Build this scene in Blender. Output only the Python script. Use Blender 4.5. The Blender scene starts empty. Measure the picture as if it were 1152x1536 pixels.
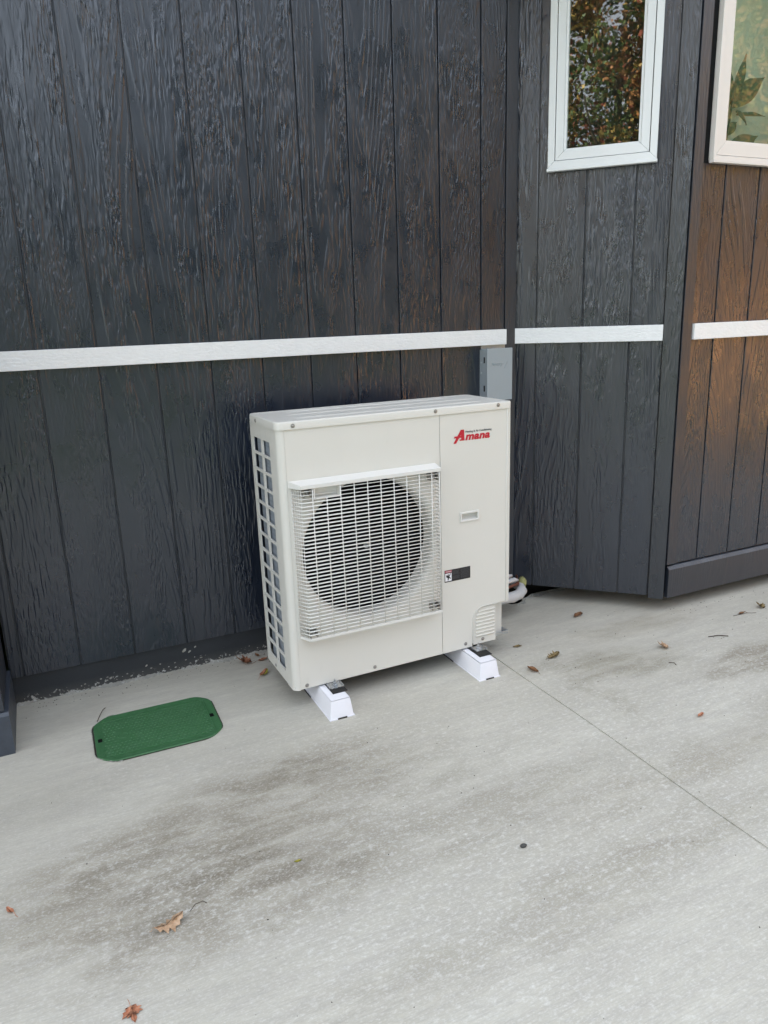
import bpy, bmesh, math, random
from mathutils import Vector, Matrix
import numpy as np

random.seed(7)
rng = np.random.default_rng(7)
S = bpy.context.scene
COL = S.collection
PI = math.pi

# ------------------------------------------------------------------ camera
def make_camera():
    cx, cy, cz, yaw, pitch, roll = -.0214, -2.9267, 1.3904, .4298, -.2562, -.0342
    a, b = math.cos(yaw), math.sin(yaw)
    cp, sp = math.cos(pitch), math.sin(pitch)
    F = Vector((b*cp, a*cp, sp)); R = Vector((a, -b, 0)); U = R.cross(F)
    c, s = math.cos(roll), math.sin(roll)
    R2 = c*R + s*U; U2 = -s*R + c*U
    cam = bpy.data.cameras.new('camera'); o = bpy.data.objects.new('camera', cam); COL.objects.link(o)
    cam.sensor_fit = 'HORIZONTAL'; cam.sensor_width = 36.0; cam.lens = 1116.876/1152*36
    cam.clip_start = .05; cam.clip_end = 400
    m = Matrix((R2, U2, -F)).transposed().to_4x4(); m.translation = (cx, cy, cz)
    o.matrix_world = m
    S.camera = o
make_camera()

# ------------------------------------------------------------------ light
SUN_EL, SUN_AZ = math.radians(31), math.radians(-14)      # behind the house: the patio lies in its shade
w = bpy.data.worlds.new('World'); S.world = w; w.use_nodes = True
nt = w.node_tree; bg = nt.nodes['Background']
sky = nt.nodes.new('ShaderNodeTexSky'); sky.sky_type = 'NISHITA'; sky.sun_disc = False
sky.sun_elevation = SUN_EL; sky.sun_rotation = SUN_AZ; sky.air_density = 1.0; sky.dust_density = 2.0; sky.ozone_density = 1.0
# thin bright cloud over blue
tcw = nt.nodes.new('ShaderNodeTexCoord'); mpw = nt.nodes.new('ShaderNodeMapping'); mpw.inputs['Scale'].default_value = (1, 1, 2.2)
nzw = nt.nodes.new('ShaderNodeTexNoise'); nzw.inputs['Scale'].default_value = 2.2; nzw.inputs['Detail'].default_value = 5; nzw.inputs['Roughness'].default_value = .55
mrw = nt.nodes.new('ShaderNodeMapRange'); mrw.inputs[1].default_value = .32; mrw.inputs[2].default_value = .66; mrw.inputs[3].default_value = .10; mrw.inputs[4].default_value = .62
mxw = nt.nodes.new('ShaderNodeMix'); mxw.data_type = 'RGBA'; mxw.inputs[7].default_value = (8.5, 8.55, 8.55, 1)
nt.links.new(tcw.outputs['Generated'], mpw.inputs[0]); nt.links.new(mpw.outputs[0], nzw.inputs['Vector']); nt.links.new(nzw.outputs['Fac'], mrw.inputs[0])
nt.links.new(mrw.outputs[0], mxw.inputs[0]); nt.links.new(sky.outputs[0], mxw.inputs[6]); nt.links.new(mxw.outputs[2], bg.inputs[0]); bg.inputs[1].default_value = .10
sl = bpy.data.lights.new('sun', 'SUN'); sl.energy = 5.0; sl.angle = math.radians(.5); sl.color = (1, .93, .82)
so = bpy.data.objects.new('sun', sl); COL.objects.link(so)
sd = Vector((math.sin(SUN_AZ)*math.cos(SUN_EL), math.cos(SUN_AZ)*math.cos(SUN_EL), math.sin(SUN_EL)))
so.rotation_euler = sd.to_track_quat('Z', 'Y').to_euler(); so.location = (0, 20, 20)
S.view_settings.view_transform = 'Standard'; S.view_settings.look = 'None'
S.view_settings.gamma = 1; S.view_settings.use_curve_mapping = False
S.view_settings.exposure = 2.36

# ------------------------------------------------------------------ helpers
def link(o, parent=None, label=None, cat=None, group=None, kind=None):
    COL.objects.link(o)
    if parent: o.parent = parent
    if label: o['label'] = label
    if cat: o['category'] = cat
    if group: o['group'] = group
    if kind: o['kind'] = kind
    return o
def empty(name, loc=(0,0,0), rz=0, **k):
    o = bpy.data.objects.new(name, None); o.location = loc; o.rotation_euler = (0,0,rz); o.empty_display_size = .05
    return link(o, **k)
class MB:
    def __init__(s): s.bm = bmesh.new()
    def box(s, x0, x1, y0, y1, z0, z1, bev=0, seg=1, mat=0):
        r = bmesh.ops.create_cube(s.bm, size=1)
        vs = r['verts']
        for v in vs:
            v.co = Vector(((x0+x1)/2+v.co.x*(x1-x0), (y0+y1)/2+v.co.y*(y1-y0), (z0+z1)/2+v.co.z*(z1-z0)))
        fs = set(f for v in vs for f in v.link_faces)
        if mat:
            for f in fs: f.material_index = mat
        if bev:
            es = list(set(e for v in vs for e in v.link_edges))
            bmesh.ops.bevel(s.bm, geom=es, offset=bev, segments=seg, affect='EDGES', profile=.6)
        return s
    def prism(s, pts, d0, d1, axis='y', bev=0, mat=0):
        """pts in plane, extruded along axis from d0 to d1"""
        def P(a, b, d):
            return {'y': (a, d, b), 'z': (a, b, d), 'x': (d, a, b)}[axis]
        A = [s.bm.verts.new(P(a, b, d0)) for a, b in pts]; B = [s.bm.verts.new(P(a, b, d1)) for a, b in pts]
        f = [s.bm.faces.new(A), s.bm.faces.new(B[::-1])]
        n = len(pts)
        for i in range(n): f.append(s.bm.faces.new((A[i], B[i], B[(i+1) % n], A[(i+1) % n])))
        for q in f: q.material_index = mat
        if bev:
            es = list(set(f[0].edges) | set(f[1].edges))
            bmesh.ops.bevel(s.bm, geom=es, offset=bev, segments=2, affect='EDGES', profile=.5)
        return s
    def tube(s, pts, r, seg=8, cap=True, mat=0):
        pts = [Vector(p) for p in pts]; n = len(pts)
        rr = r if hasattr(r, '__len__') else [r]*n
        rings = []; up = None
        for i, p in enumerate(pts):
            t = (pts[min(i+1, n-1)]-pts[max(i-1, 0)]).normalized()
            if up is None:
                up = Vector((0,0,1)) if abs(t.z) < .9 else Vector((1,0,0))
            a = t.cross(up)
            if a.length < 1e-5: a = t.orthogonal()
            a.normalize(); b = a.cross(t).normalized(); up = b
            k = 1.0
            if 0 < i < n-1:
                d1 = (pts[i]-pts[i-1]).normalized(); k = 1/max(.5, d1.dot(t))
            rings.append([s.bm.verts.new(p+(a*math.cos(2*PI*j/seg+PI/seg)+b*math.sin(2*PI*j/seg+PI/seg))*rr[i]*k) for j in range(seg)])
        for i in range(n-1):
            for j in range(seg):
                f = s.bm.faces.new((rings[i][j], rings[i][(j+1) % seg], rings[i+1][(j+1) % seg], rings[i+1][j])); f.material_index = mat
                f.smooth = True
        if cap:
            s.bm.faces.new(rings[0][::-1]).material_index = mat; s.bm.faces.new(rings[-1]).material_index = mat
        return s
    def lathe(s, prof, c, axis='y', seg=48, mat=0, close=False, smooth=True):
        """prof: list (r, d) along axis"""
        rings = []
        for r, d in prof:
            ring = []
            for j in range(seg):
                a = 2*PI*j/seg; u, v = r*math.cos(a), r*math.sin(a)
                if axis == 'y': co = (c[0]+u, c[1]+d, c[2]+v)
                elif axis == 'z': co = (c[0]+u, c[1]+v, c[2]+d)
                else: co = (c[0]+d, c[1]+u, c[2]+v)
                ring.append(s.bm.verts.new(co))
            rings.append(ring)
        for i in range(len(rings)-1):
            for j in range(seg):
                f = s.bm.faces.new((rings[i][j], rings[i][(j+1) % seg], rings[i+1][(j+1) % seg], rings[i+1][j])); f.smooth = smooth; f.material_index = mat
        if close:
            for q in (rings[0], rings[-1]):
                try: s.bm.faces.new(q).material_index = mat
                except ValueError: pass
        return s
    def plate(s, xs, zs, solid, y0, y1):
        """grid plate with open cells; watertight"""
        nx, nz = len(xs)-1, len(zs)-1
        V = {}
        def v(i, k, y):
            key = (i, k, y)
            if key not in V: V[key] = s.bm.verts.new((xs[i], y, zs[k]))
            return V[key]
        ok = lambda i, k: 0 <= i < nx and 0 <= k < nz and solid(i, k)
        for i in range(nx):
            for k in range(nz):
                if not ok(i, k): continue
                s.bm.faces.new((v(i,k,y0), v(i+1,k,y0), v(i+1,k+1,y0), v(i,k+1,y0)))
                s.bm.faces.new((v(i,k,y1), v(i,k+1,y1), v(i+1,k+1,y1), v(i+1,k,y1)))
                if not ok(i-1, k): s.bm.faces.new((v(i,k,y0), v(i,k+1,y0), v(i,k+1,y1), v(i,k,y1)))
                if not ok(i+1, k): s.bm.faces.new((v(i+1,k,y0), v(i+1,k,y1), v(i+1,k+1,y1), v(i+1,k+1,y0)))
                if not ok(i, k-1): s.bm.faces.new((v(i,k,y0), v(i,k,y1), v(i+1,k,y1), v(i+1,k,y0)))
                if not ok(i, k+1): s.bm.faces.new((v(i,k+1,y0), v(i+1,k+1,y0), v(i+1,k+1,y1), v(i,k+1,y1)))
        return s
    def mesh(s, name, mats, smooth_angle=None, fix=True):
        if fix: bmesh.ops.recalc_face_normals(s.bm, faces=s.bm.faces[:])
        me = bpy.data.meshes.new(name); s.bm.to_mesh(me); s.bm.free()
        for m in (mats if isinstance(mats, (list, tuple)) else [mats]): me.materials.append(m)
        if smooth_angle:
            me.polygons.foreach_set('use_smooth', [True]*len(me.polygons))
            me.set_sharp_from_angle(angle=math.radians(smooth_angle))
        return me
    def obj(s, name, mats, parent=None, smooth=None, loc=None, rz=0, **k):
        o = bpy.data.objects.new(name, s.mesh(name, mats, smooth))
        if loc: o.location = loc
        if rz: o.rotation_euler = (0,0,rz)
        return link(o, parent, **k)

# ------------------------------------------------------------------ materials
class NT:
    def __init__(s, name):
        s.m = bpy.data.materials.new(name); s.m.use_nodes = True; s.t = s.m.node_tree
        s.p = s.t.nodes['Principled BSDF']; s.out = s.t.nodes['Material Output']
    def n(s, typ, **k):
        nd = s.t.nodes.new(typ)
        for a, b in k.items(): setattr(nd, a, b)
        return nd
    def l(s, a, b): s.t.links.new(a, b)
    def setin(s, sock, v):
        if isinstance(v, bpy.types.NodeSocket): s.l(v, sock)
        else: sock.default_value = v
    def coord(s, scale=(1,1,1), rnd=0, rot=(0,0,0)):
        tc = s.n('ShaderNodeTexCoord'); out = tc.outputs['Object']
        if rnd:
            oi = s.n('ShaderNodeObjectInfo')
            vm = s.n('ShaderNodeVectorMath', operation='SCALE'); 
            cb = s.n('ShaderNodeCombineXYZ'); s.l(oi.outputs['Random'], cb.inputs[0]); s.l(oi.outputs['Random'], cb.inputs[1]); s.l(oi.outputs['Random'], cb.inputs[2])
            s.l(cb.outputs[0], vm.inputs[0]); vm.inputs[3].default_value = rnd
            ad = s.n('ShaderNodeVectorMath', operation='ADD'); s.l(out, ad.inputs[0]); s.l(vm.outputs[0], ad.inputs[1]); out = ad.outputs[0]
        mp = s.n('ShaderNodeMapping'); s.l(out, mp.inputs[0]); mp.inputs['Scale'].default_value = scale; mp.inputs['Rotation'].default_value = rot
        return mp.outputs[0]
    def noise(s, vec, scale, detail=3, rough=.5, dist=0):
        nd = s.n('ShaderNodeTexNoise'); s.l(vec, nd.inputs['Vector']); nd.inputs['Scale'].default_value = scale
        nd.inputs['Detail'].default_value = detail; nd.inputs['Roughness'].default_value = rough; nd.inputs['Distortion'].default_value = dist
        return nd.outputs['Fac']
    def math(s, op, a, b=0, c=None, clamp=False):
        nd = s.n('ShaderNodeMath', operation=op); nd.use_clamp = clamp
        s.setin(nd.inputs[0], a); s.setin(nd.inputs[1], b)
        if c is not None: s.setin(nd.inputs[2], c)
        return nd.outputs[0]
    def ramp(s, fac, stops, interp='LINEAR'):
        nd = s.n('ShaderNodeValToRGB'); nd.color_ramp.interpolation = interp
        e = nd.color_ramp.elements
        while len(e) < len(stops): e.new(.5)
        for q, (pos, c) in zip(e, stops):
            q.position = pos; q.color = (c, c, c, 1) if not hasattr(c, '__len__') else (*c, 1)
        s.l(fac, nd.inputs[0]); return nd.outputs[0]
    def mr(s, v, a, b, c=0, d=1, smooth=False):
        nd = s.n('ShaderNodeMapRange'); s.setin(nd.inputs[0], v)
        if smooth: nd.interpolation_type = 'SMOOTHSTEP'
        for i, x in enumerate((a, b, c, d)): nd.inputs[i+1].default_value = x
        return nd.outputs[0]
    def mix(s, fac, a, b, blend='MIX'):
        nd = s.n('ShaderNodeMix', data_type='RGBA', blend_type=blend)
        s.setin(nd.inputs[0], fac)
        for i, x in ((6, a), (7, b)):
            if isinstance(x, bpy.types.NodeSocket): s.l(x, nd.inputs[i])
            else: nd.inputs[i].default_value = (*x, 1) if len(x) == 3 else x
        return nd.outputs[2]
    def bump(s, h, strength=.5, dist=.002, normal=None):
        nd = s.n('ShaderNodeBump'); nd.inputs['Strength'].default_value = strength; nd.inputs['Distance'].default_value = dist
        s.l(h, nd.inputs['Height'])
        if normal is not None: s.l(normal, nd.inputs['Normal'])
        return nd.outputs[0]
    def fin(s, color=None, rough=None, normal=None, metal=None, spec=None):
        if color is not None: s.setin(s.p.inputs['Base Color'], color if isinstance(color, bpy.types.NodeSocket) else (*color, 1))
        if rough is not None: s.setin(s.p.inputs['Roughness'], rough)
        if metal is not None: s.setin(s.p.inputs['Metallic'], metal)
        if spec is not None: s.setin(s.p.inputs['Specular IOR Level'], spec)
        if normal is not None: s.l(normal, s.p.inputs['Normal'])
        return s.m

def siding_mat(name, color, bumpd=.0019, rough=.28, flecks=True):
    t = NT(name)
    v = t.coord((1, 1, .10), rnd=37)
    ringsrc = t.noise(v, 3.0, 1.2, .4, .2)
    rings = t.mr(t.math('SINE', t.math('MULTIPLY', ringsrc, 270)), -.1, .8, 0, 1, True)
    brk = t.mr(t.noise(t.coord((1, 1, .16), rnd=19), 75, 2, .5), .40, .50, .1, 1, True)
    rings = t.math('MULTIPLY', rings, brk)
    dash = t.mr(t.noise(t.coord((1, 1, .15), rnd=23), 82, 1.5, .45), .39, .61, 0, 1, True)
    dash2 = t.mr(t.noise(t.coord((1, 1, .22), rnd=53), 130, 1.5, .45), .40, .60, 0, .8, True)
    m1 = t.mr(t.noise(t.coord((1, 1, .10), rnd=71), 7, 2, .5, .3), .50, .58, 0, 1, True)
    m2 = t.mr(t.noise(t.coord((1, 1, .16), rnd=13), 8, 2, .5, .2), .46, .54, 0, 1, True)
    m3 = t.mr(t.noise(t.coord((1, 1, .14), rnd=29), 9, 3, .5, .2), .36, .60, .30, 1, True)
    b = t.math('ADD', t.math('MULTIPLY', dash, m2), t.math('MULTIPLY', dash2, t.math('SUBTRACT', 1.0, m2)))
    a = t.math('ADD', t.math('MULTIPLY', rings, m1), t.math('MULTIPLY', b, t.math('SUBTRACT', 1.0, m1)))
    fib = t.noise(t.coord((1, 1, .05), rnd=91), 300, 2, .6)
    h = t.math('ADD', t.math('MULTIPLY', a, m3), t.math('MULTIPLY', fib, .10))
    nrm = t.bump(h, 1.0, bumpd)
    col = color
    if flecks:
        vo = t.n('ShaderNodeTexVoronoi'); t.l(t.coord((1,1,1), rnd=5), vo.inputs['Vector']); vo.inputs['Scale'].default_value = 60
        sp = t.mr(vo.outputs['Distance'], .05, .085, 1, 0)
        dens = t.math('GREATER_THAN', t.noise(t.coord((1,1,1), rnd=9), 38, 1), .665)
        f = t.math('MULTIPLY', sp, dens)
        base = t.mix(t.noise(t.coord((1,1,.2), rnd=3), 5, 3), tuple(c*.85 for c in color), tuple(c*1.2 for c in color))
        col = t.mix(t.math('MULTIPLY', f, .7), base, (.33,.34,.35))
    rg = t.mr(t.noise(t.coord((1,1,.5), rnd=7), 14, 3), .3, .7, rough-.06, rough+.10)
    return t.fin(col, rg, nrm, spec=1.0)
M = {}
M['siding'] = siding_mat('charcoal_siding_paint', (.0125, .0180, .0310))
M['board'] = siding_mat('charcoal_trim_board_paint', (.0130, .0175, .0280), bumpd=.0008, rough=.44)
def simple(name, color, rough=.5, metal=0, var=.06, vs=8, bump=0, bs=300, spec=.5, bscale=(1,1,1), bd=.001):
    t = NT(name)
    n = t.noise(t.coord((1,1,1), rnd=11), vs, 4, .6)
    c = t.mix(n, tuple(x*(1-var*1.5) for x in color), tuple(min(1, x*(1+var*1.5)) for x in color))
    r = t.mr(n, .3, .7, rough-.05, rough+.06)
    nrm = t.bump(t.noise(t.coord(bscale, rnd=3), bs, 3), bump, bd) if bump else None
    return t.fin(c, r, nrm, metal, spec)
def beige_mat():
    t = NT('beige_powder_coat')
    n = t.noise(t.coord(), 4, 3, .6); n2 = t.noise(t.coord((1,1,.3)), 30, 4, .7)
    c = t.mix(n, (.665,.65,.595), (.695,.68,.625))
    dirt = t.mr(n2, .60, .80, 0, .12)
    c = t.mix(dirt, c, (.42,.40,.35))
    nrm = t.bump(t.noise(t.coord(), 700, 2), .10, .0006)
    return t.fin(c, t.mr(n2, .3, .7, .36, .46), nrm)
M['beige'] = beige_mat()
M['white_paint'] = simple('white_painted_trim', (.84,.845,.84), .45, 0, .03, 20, 1.0, 110, bscale=(.4,1,1), bd=.0022)
M['grey_board'] = simple('grey_blue_scuffed_board', (.050,.060,.078), .45, 0, .25, 22, .4, 90)
M['vinyl'] = simple('white_vinyl', (.86,.87,.87), .35, 0, .02, 6, 0)
M['vinyl_warm'] = simple('warm_lit_white_vinyl', (.78,.74,.70), .38, 0, .02, 6, 0)  # white vinyl with the warm light mixed into its colour
M['plastic_white'] = simple('white_plastic', (.80,.80,.84), .4, 0, .03, 15, .1, 200)
M['grille'] = simple('pale_grille_plastic', (.72,.71,.67), .38, 0, .02, 6)
M['black_metal'] = simple('black_interior_metal', (.003,.003,.0035), .7, 0, .1, spec=.2)
M['fan'] = simple('dark_fan_plastic', (.004,.0045,.006), .5, 0, .1, spec=.12)
M['rubber'] = simple('black_rubber', (.012,.012,.012), .7, 0, .2, 40)
M['zinc'] = simple('zinc_plated_steel', (.55,.56,.57), .28, 1, .12, 40, .15, 90)
M['screw'] = simple('dull_screw_steel', (.36,.35,.33), .42, 1, .15, 60)
M['boxgrey'] = simple('grey_enamel', (.33,.375,.40), .38, 0, .04, 10, .1, 400)
M['boxgalv'] = simple('galvanised_sheet', (.50,.52,.52), .4, .7, .15, 60)
M['green'] = None
def coil_mat():
    t = NT('coil_fins_metal')
    v = t.coord((1, 1, 1))
    sep = t.n('ShaderNodeSeparateXYZ'); t.l(v, sep.inputs[0])
    fins = t.math('SINE', t.math('MULTIPLY', sep.outputs[1], 2600))
    rows = t.math('SINE', t.math('MULTIPLY', sep.outputs[2], 251))
    rowm = t.mr(rows, .8, 1, 0, 1)
    n = t.noise(t.coord((1,1,.6)), 14, 3)
    c = t.mix(n, (.30,.35,.43), (.42,.46,.50))
    c = t.mix(t.math('MULTIPLY', rowm, .5), c, (.18,.22,.29))
    return t.fin(c, .42, t.bump(t.math('ADD', t.math('MULTIPLY', fins, .3), rows), .5, .0006), .55)
M['coil'] = coil_mat()
def lid_mat():
    t = NT('green_lid_plastic')
    n = t.noise(t.coord(), 12, 4, .65); n2 = t.noise(t.coord((1,3,1)), 60, 4, .7)
    c = t.mix(n, (.022,.100,.030), (.040,.145,.05))
    dust = t.mr(n2, .42, .8, 0, .38)
    c = t.mix(dust, c, (.17,.27,.19))
    return t.fin(c, t.mr(n2, .3, .7, .42, .6), t.bump(t.noise(t.coord(), 260, 2), .2, .0006))
M['green'] = lid_mat()
def concrete_mat():
    t = NT('broom_finished_concrete')
    v = t.coord()
    sep = t.n('ShaderNodeSeparateXYZ'); t.l(v, sep.inputs[0]); X, Y = sep.outputs[0], sep.outputs[1]
    # broom streaks along x
    vs = t.coord((.09, 1, 1), rot=(0,0,-.05))
    fine = t.noise(vs, 260, 3, .6, .15)
    mid = t.noise(t.coord((.16, 1, 1), rot=(0,0,-.05)), 26, 4, .6, .3)
    big = t.noise(t.coord((.45, 1, 1), rot=(0,0,.06)), 2.3, 5, .6, .5)
    blot = t.noise(t.coord((.7,1,1)), 75, 5, .75, .0)
    blot2 = t.noise(t.coord((.6,1,1)), 210, 3, .7, .0)
    c = t.mix(t.mr(big, .36, .64, 0, 1), (.470,.448,.375), (.560,.538,.458))
    c = t.mix(t.mr(mid, .35, .68, 0, .6), c, (.42,.395,.345))
    # old damp stains with their own shape
    def stain(cx, cy, rx, ry, rot, amt, col):
        mp = t.n('ShaderNodeMapping'); mp.vector_type = 'TEXTURE'
        nz = t.n('ShaderNodeTexNoise'); t.l(v, nz.inputs['Vector']); nz.inputs['Scale'].default_value = 5.5; nz.inputs['Detail'].default_value = 5; nz.inputs['Roughness'].default_value = .6
        off = t.n('ShaderNodeVectorMath', operation='MULTIPLY_ADD'); t.l(nz.outputs['Color'], off.inputs[0]); off.inputs[1].default_value = (.42,.24,0); off.inputs[2].default_value = (-.21,-.12,0)
        ad = t.n('ShaderNodeVectorMath', operation='ADD'); t.l(v, ad.inputs[0]); t.l(off.outputs[0], ad.inputs[1])
        t.l(ad.outputs[0], mp.inputs[0]); mp.inputs['Location'].default_value = (cx, cy, 0); mp.inputs['Rotation'].default_value = (0,0,rot); mp.inputs['Scale'].default_value = (rx, ry, 1)
        mu = t.n('ShaderNodeVectorMath', operation='MULTIPLY'); t.l(mp.outputs[0], mu.inputs[0]); mu.inputs[1].default_value = (1,1,0)
        ln = t.n('ShaderNodeVectorMath', operation='LENGTH'); t.l(mu.outputs[0], ln.inputs[0])
        f = t.mr(ln.outputs['Value'], .35, 1.0, amt, 0, True)
        f = t.math('MULTIPLY', f, t.mr(t.noise(t.coord((.35,1,1)), 14, 5, .66, .5), .38, .58, .35, 1.0))
        return f, col
    for args in STAINS:
        f, col = stain(*args)
        c = t.mix(f, c, col, 'MULTIPLY')
    # whitish mottling, fades toward the wall
    fade = t.mr(t.noise(v, 1.6, 3, .5), .36, .60, .35, 1)
    near = t.mr(Y, -.30, -1.0, .25, 1)
    wm = t.math('MULTIPLY', t.mr(blot, .51, .66, 0, .62), t.math('MULTIPLY', fade, near))
    c = t.mix(wm, c, (.74,.732,.685))
    wm2 = t.math('MULTIPLY', t.mr(blot2, .52, .70, 0, .5), near)
    c = t.mix(wm2, c, (.70,.69,.655))
    c = t.mix(t.mr(fine, .45, .75, 0, .5), c, (.33,.315,.28), 'MIX')
    # pores
    vo = t.n('ShaderNodeTexVoronoi'); t.l(v, vo.inputs['Vector']); vo.inputs['Scale'].default_value = 34
    pore = t.math('MULTIPLY', t.mr(vo.outputs['Distance'], .035, .06, 1, 0), t.math('GREATER_THAN', t.noise(v, 21, 1), .60))
    c = t.mix(t.math('MULTIPLY', pore, .75), c, (.07,.065,.06))
    h = t.math('ADD', t.math('MULTIPLY', fine, .5), t.math('ADD', t.math('MULTIPLY', blot, .6), t.math('MULTIPLY', blot2, .4)))
    h = t.math('SUBTRACT', h, pore)
    return t.fin(c, t.mr(blot, .3, .7, .66, .85), t.bump(h, .40, .0016), spec=.35)
STAINS = [(.50,-.92,.34,.15,.15,.6,(.64,.61,.56)), (.42,-1.05,.85,.36,.12,.85,(.60,.57,.52)), (.10,-1.22,.7,.30,-.05,.8,(.66,.63,.58)), (.25,-1.36,.6,.2,.1,.7,(.64,.61,.57)), (.95,-1.35,.8,.15,.08,.7,(.68,.66,.62)), (1.7,-1.45,.9,.13,.06,.7,(.70,.67,.62)), (.9,-1.75,1.0,.12,.05,.6,(.74,.72,.68)), (2.3,-.55,.6,.12,.0,.7,(.74,.71,.66)),
          (1.95,-.80,.42,.17,-.25,.85,(.60,.58,.52)), (2.5,-1.05,.50,.15,.0,.85,(.52,.48,.42)), (2.45,-1.30,.4,.12,.0,.6,(.6,.57,.52)),
          (1.55,-1.65,.9,.11,.05,.55,(.72,.70,.66)), (1.05,-1.12,.5,.09,.05,.4,(.75,.74,.71)), (1.74,-1.0,.07,.35,.0,.5,(.68,.66,.60)),
          (-.15,-.72,.5,.12,0,.35,(.75,.74,.73)), (1.9,-2.0,.8,.12,.05,.45,(.75,.73,.70))]
M['concrete'] = concrete_mat()
def rough_conc():
    t = NT('rough_mortar')
    v = t.coord()
    n = t.noise(v, 60, 5, .7); n2 = t.noise(v, 17, 4, .6)
    c = t.mix(n2, (.20,.195,.175), (.40,.39,.35)); c = t.mix(t.mr(n, .52, .66, 0, .7), c, (.55,.55,.53))
    return t.fin(c, .9, t.bump(n, 1, .004), spec=.2)
M['mortar'] = rough_conc()
def skirt_mat():
    t = NT('painted_foundation')
    v = t.coord(); sep = t.n('ShaderNodeSeparateXYZ'); t.l(v, sep.inputs[0])
    n = t.noise(v, 42, 5, .7, .6); n2 = t.noise(v, 7, 3, .6)
    low = t.mr(sep.outputs[2], .0, .07, .13, -.06)
    thr = t.math('ADD', n, low)
    fl = t.mr(t.math('ADD', thr, t.math('MULTIPLY', n2, .12)), .735, .76, 0, 1)
    dust = t.mr(sep.outputs[2], .0, .05, .35, 0)
    c = t.mix(n2, (.016,.019,.024), (.028,.032,.038))
    c = t.mix(t.math('MULTIPLY', dust, n), c, (.25,.23,.19))
    c = t.mix(fl, c, (.42,.42,.40))
    return t.fin(c, .55, t.bump(t.math('ADD', n, fl), .5, .002))
M['skirt'] = skirt_mat()
M['soil'] = simple('dark_soil', (.02,.017,.013), .95, 0, .4, 30, 1, 60)
M['insul'] = simple('white_foam_wrap', (.54,.535,.53), .6, 0, .06, 30, .6, 60)
M['foamgreen'] = simple('olive_spray_foam', (.33,.32,.13), .8, 0, .25, 60, 1, 120)
M['copper'] = simple('brown_copper_line', (.16,.06,.04), .4, .3, .2, 30)
M['red'] = simple('red_print', (.50,.012,.03), .4, 0, .02)
M['textgrey'] = simple('dark_print', (.06,.065,.06), .5, 0, .02)
M['labelblack'] = simple('black_label_vinyl', (.012,.012,.014), .4, 0, .05)
M['labelgrey'] = simple('label_text_print', (.075,.075,.08), .5, 0, .05)
M['labelwhite'] = simple('label_white_print', (.80,.80,.82), .4, 0, .02)
M['labelred'] = simple('label_red_print', (.38,.03,.05), .4, 0, .02)
M['drywall'] = simple('interior_wall_paint', (.55,.56,.46), .9, 0, .05)
M['room_dark'] = simple('unlit_room_dark', (.02,.02,.018), .9, 0, .1)
M['blind'] = simple('pale_roller_blind', (.74,.77,.62), .9, 0, .05, 3)
M['plantleaf'] = simple('indoor_leaf', (.10,.15,.085), .6, 0, .3, 10)
M['roof'] = simple('grey_shingle', (.09,.085,.08), .9, 0, .2, 20, 1, 40)
def leafmat(name, c1, c2, vein=True):
    t = NT(name)
    n = t.noise(t.coord(rnd=4), 90, 4, .6)
    c = t.mix(t.mr(n, .35, .65), c1, c2)
    return t.fin(c, .6, t.bump(n, .4, .001), spec=.3)
M['leaf_tan'] = leafmat('dry_tan_leaf', (.33,.20,.11), (.55,.38,.25))
M['leaf_orange'] = leafmat('dry_orange_leaf', (.34,.12,.06), (.56,.27,.16))
M['leaf_brown'] = leafmat('dry_brown_leaf', (.10,.045,.02), (.26,.13,.06))
M['leaf_red'] = leafmat('rusty_leaf', (.15,.06,.03), (.36,.16,.09))
M['leaf_yellow'] = leafmat('yellow_green_leaf', (.14,.18,.02), (.42,.34,.06))
M['leaf_olive'] = leafmat('olive_brown_leaf', (.10,.07,.025), (.28,.20,.09))
M['twig'] = simple('dark_twig', (.045,.03,.02), .8, 0, .3, 80)
M['debris'] = simple('dark_debris', (.035,.03,.025), .8, 0, .4, 100)
M['bark'] = simple('tree_bark', (.10,.08,.06), .9, 0, .3, 12, 1, 30)
M['crown_green'] = simple('tree_leaf_green', (.09,.14,.03), .5, 0, .3)
M['crown_dark'] = simple('tree_leaf_dark_green', (.03,.05,.018), .5, 0, .3)
M['crown_yellow'] = simple('tree_leaf_yellow', (.42,.30,.07), .5, 0, .3)
M['crown_orange'] = simple('tree_leaf_orange', (.44,.21,.07), .5, 0, .3)
M['crown_red'] = simple('tree_leaf_red', (.30,.08,.04), .5, 0, .3)
M['grass'] = simple('lawn_grass', (.05,.075,.02), .9, 0, .4, 6, 1, 60)
M['evergreen'] = simple('evergreen_needles', (.030,.045,.034), .6, 0, .3)
M['evergreen_dark'] = simple('evergreen_dark_needles', (.016,.024,.022), .6, 0, .3)
M['warm_ground'] = simple('warm_bounce_ground', (.42,.27,.10), .9, 0, .3, 8, 1, 40)
M['cedar'] = simple('cedar_fence_wood', (.46,.25,.11), .7, 0, .2, 5, .5, 60, bscale=(1,1,.1))
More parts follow.
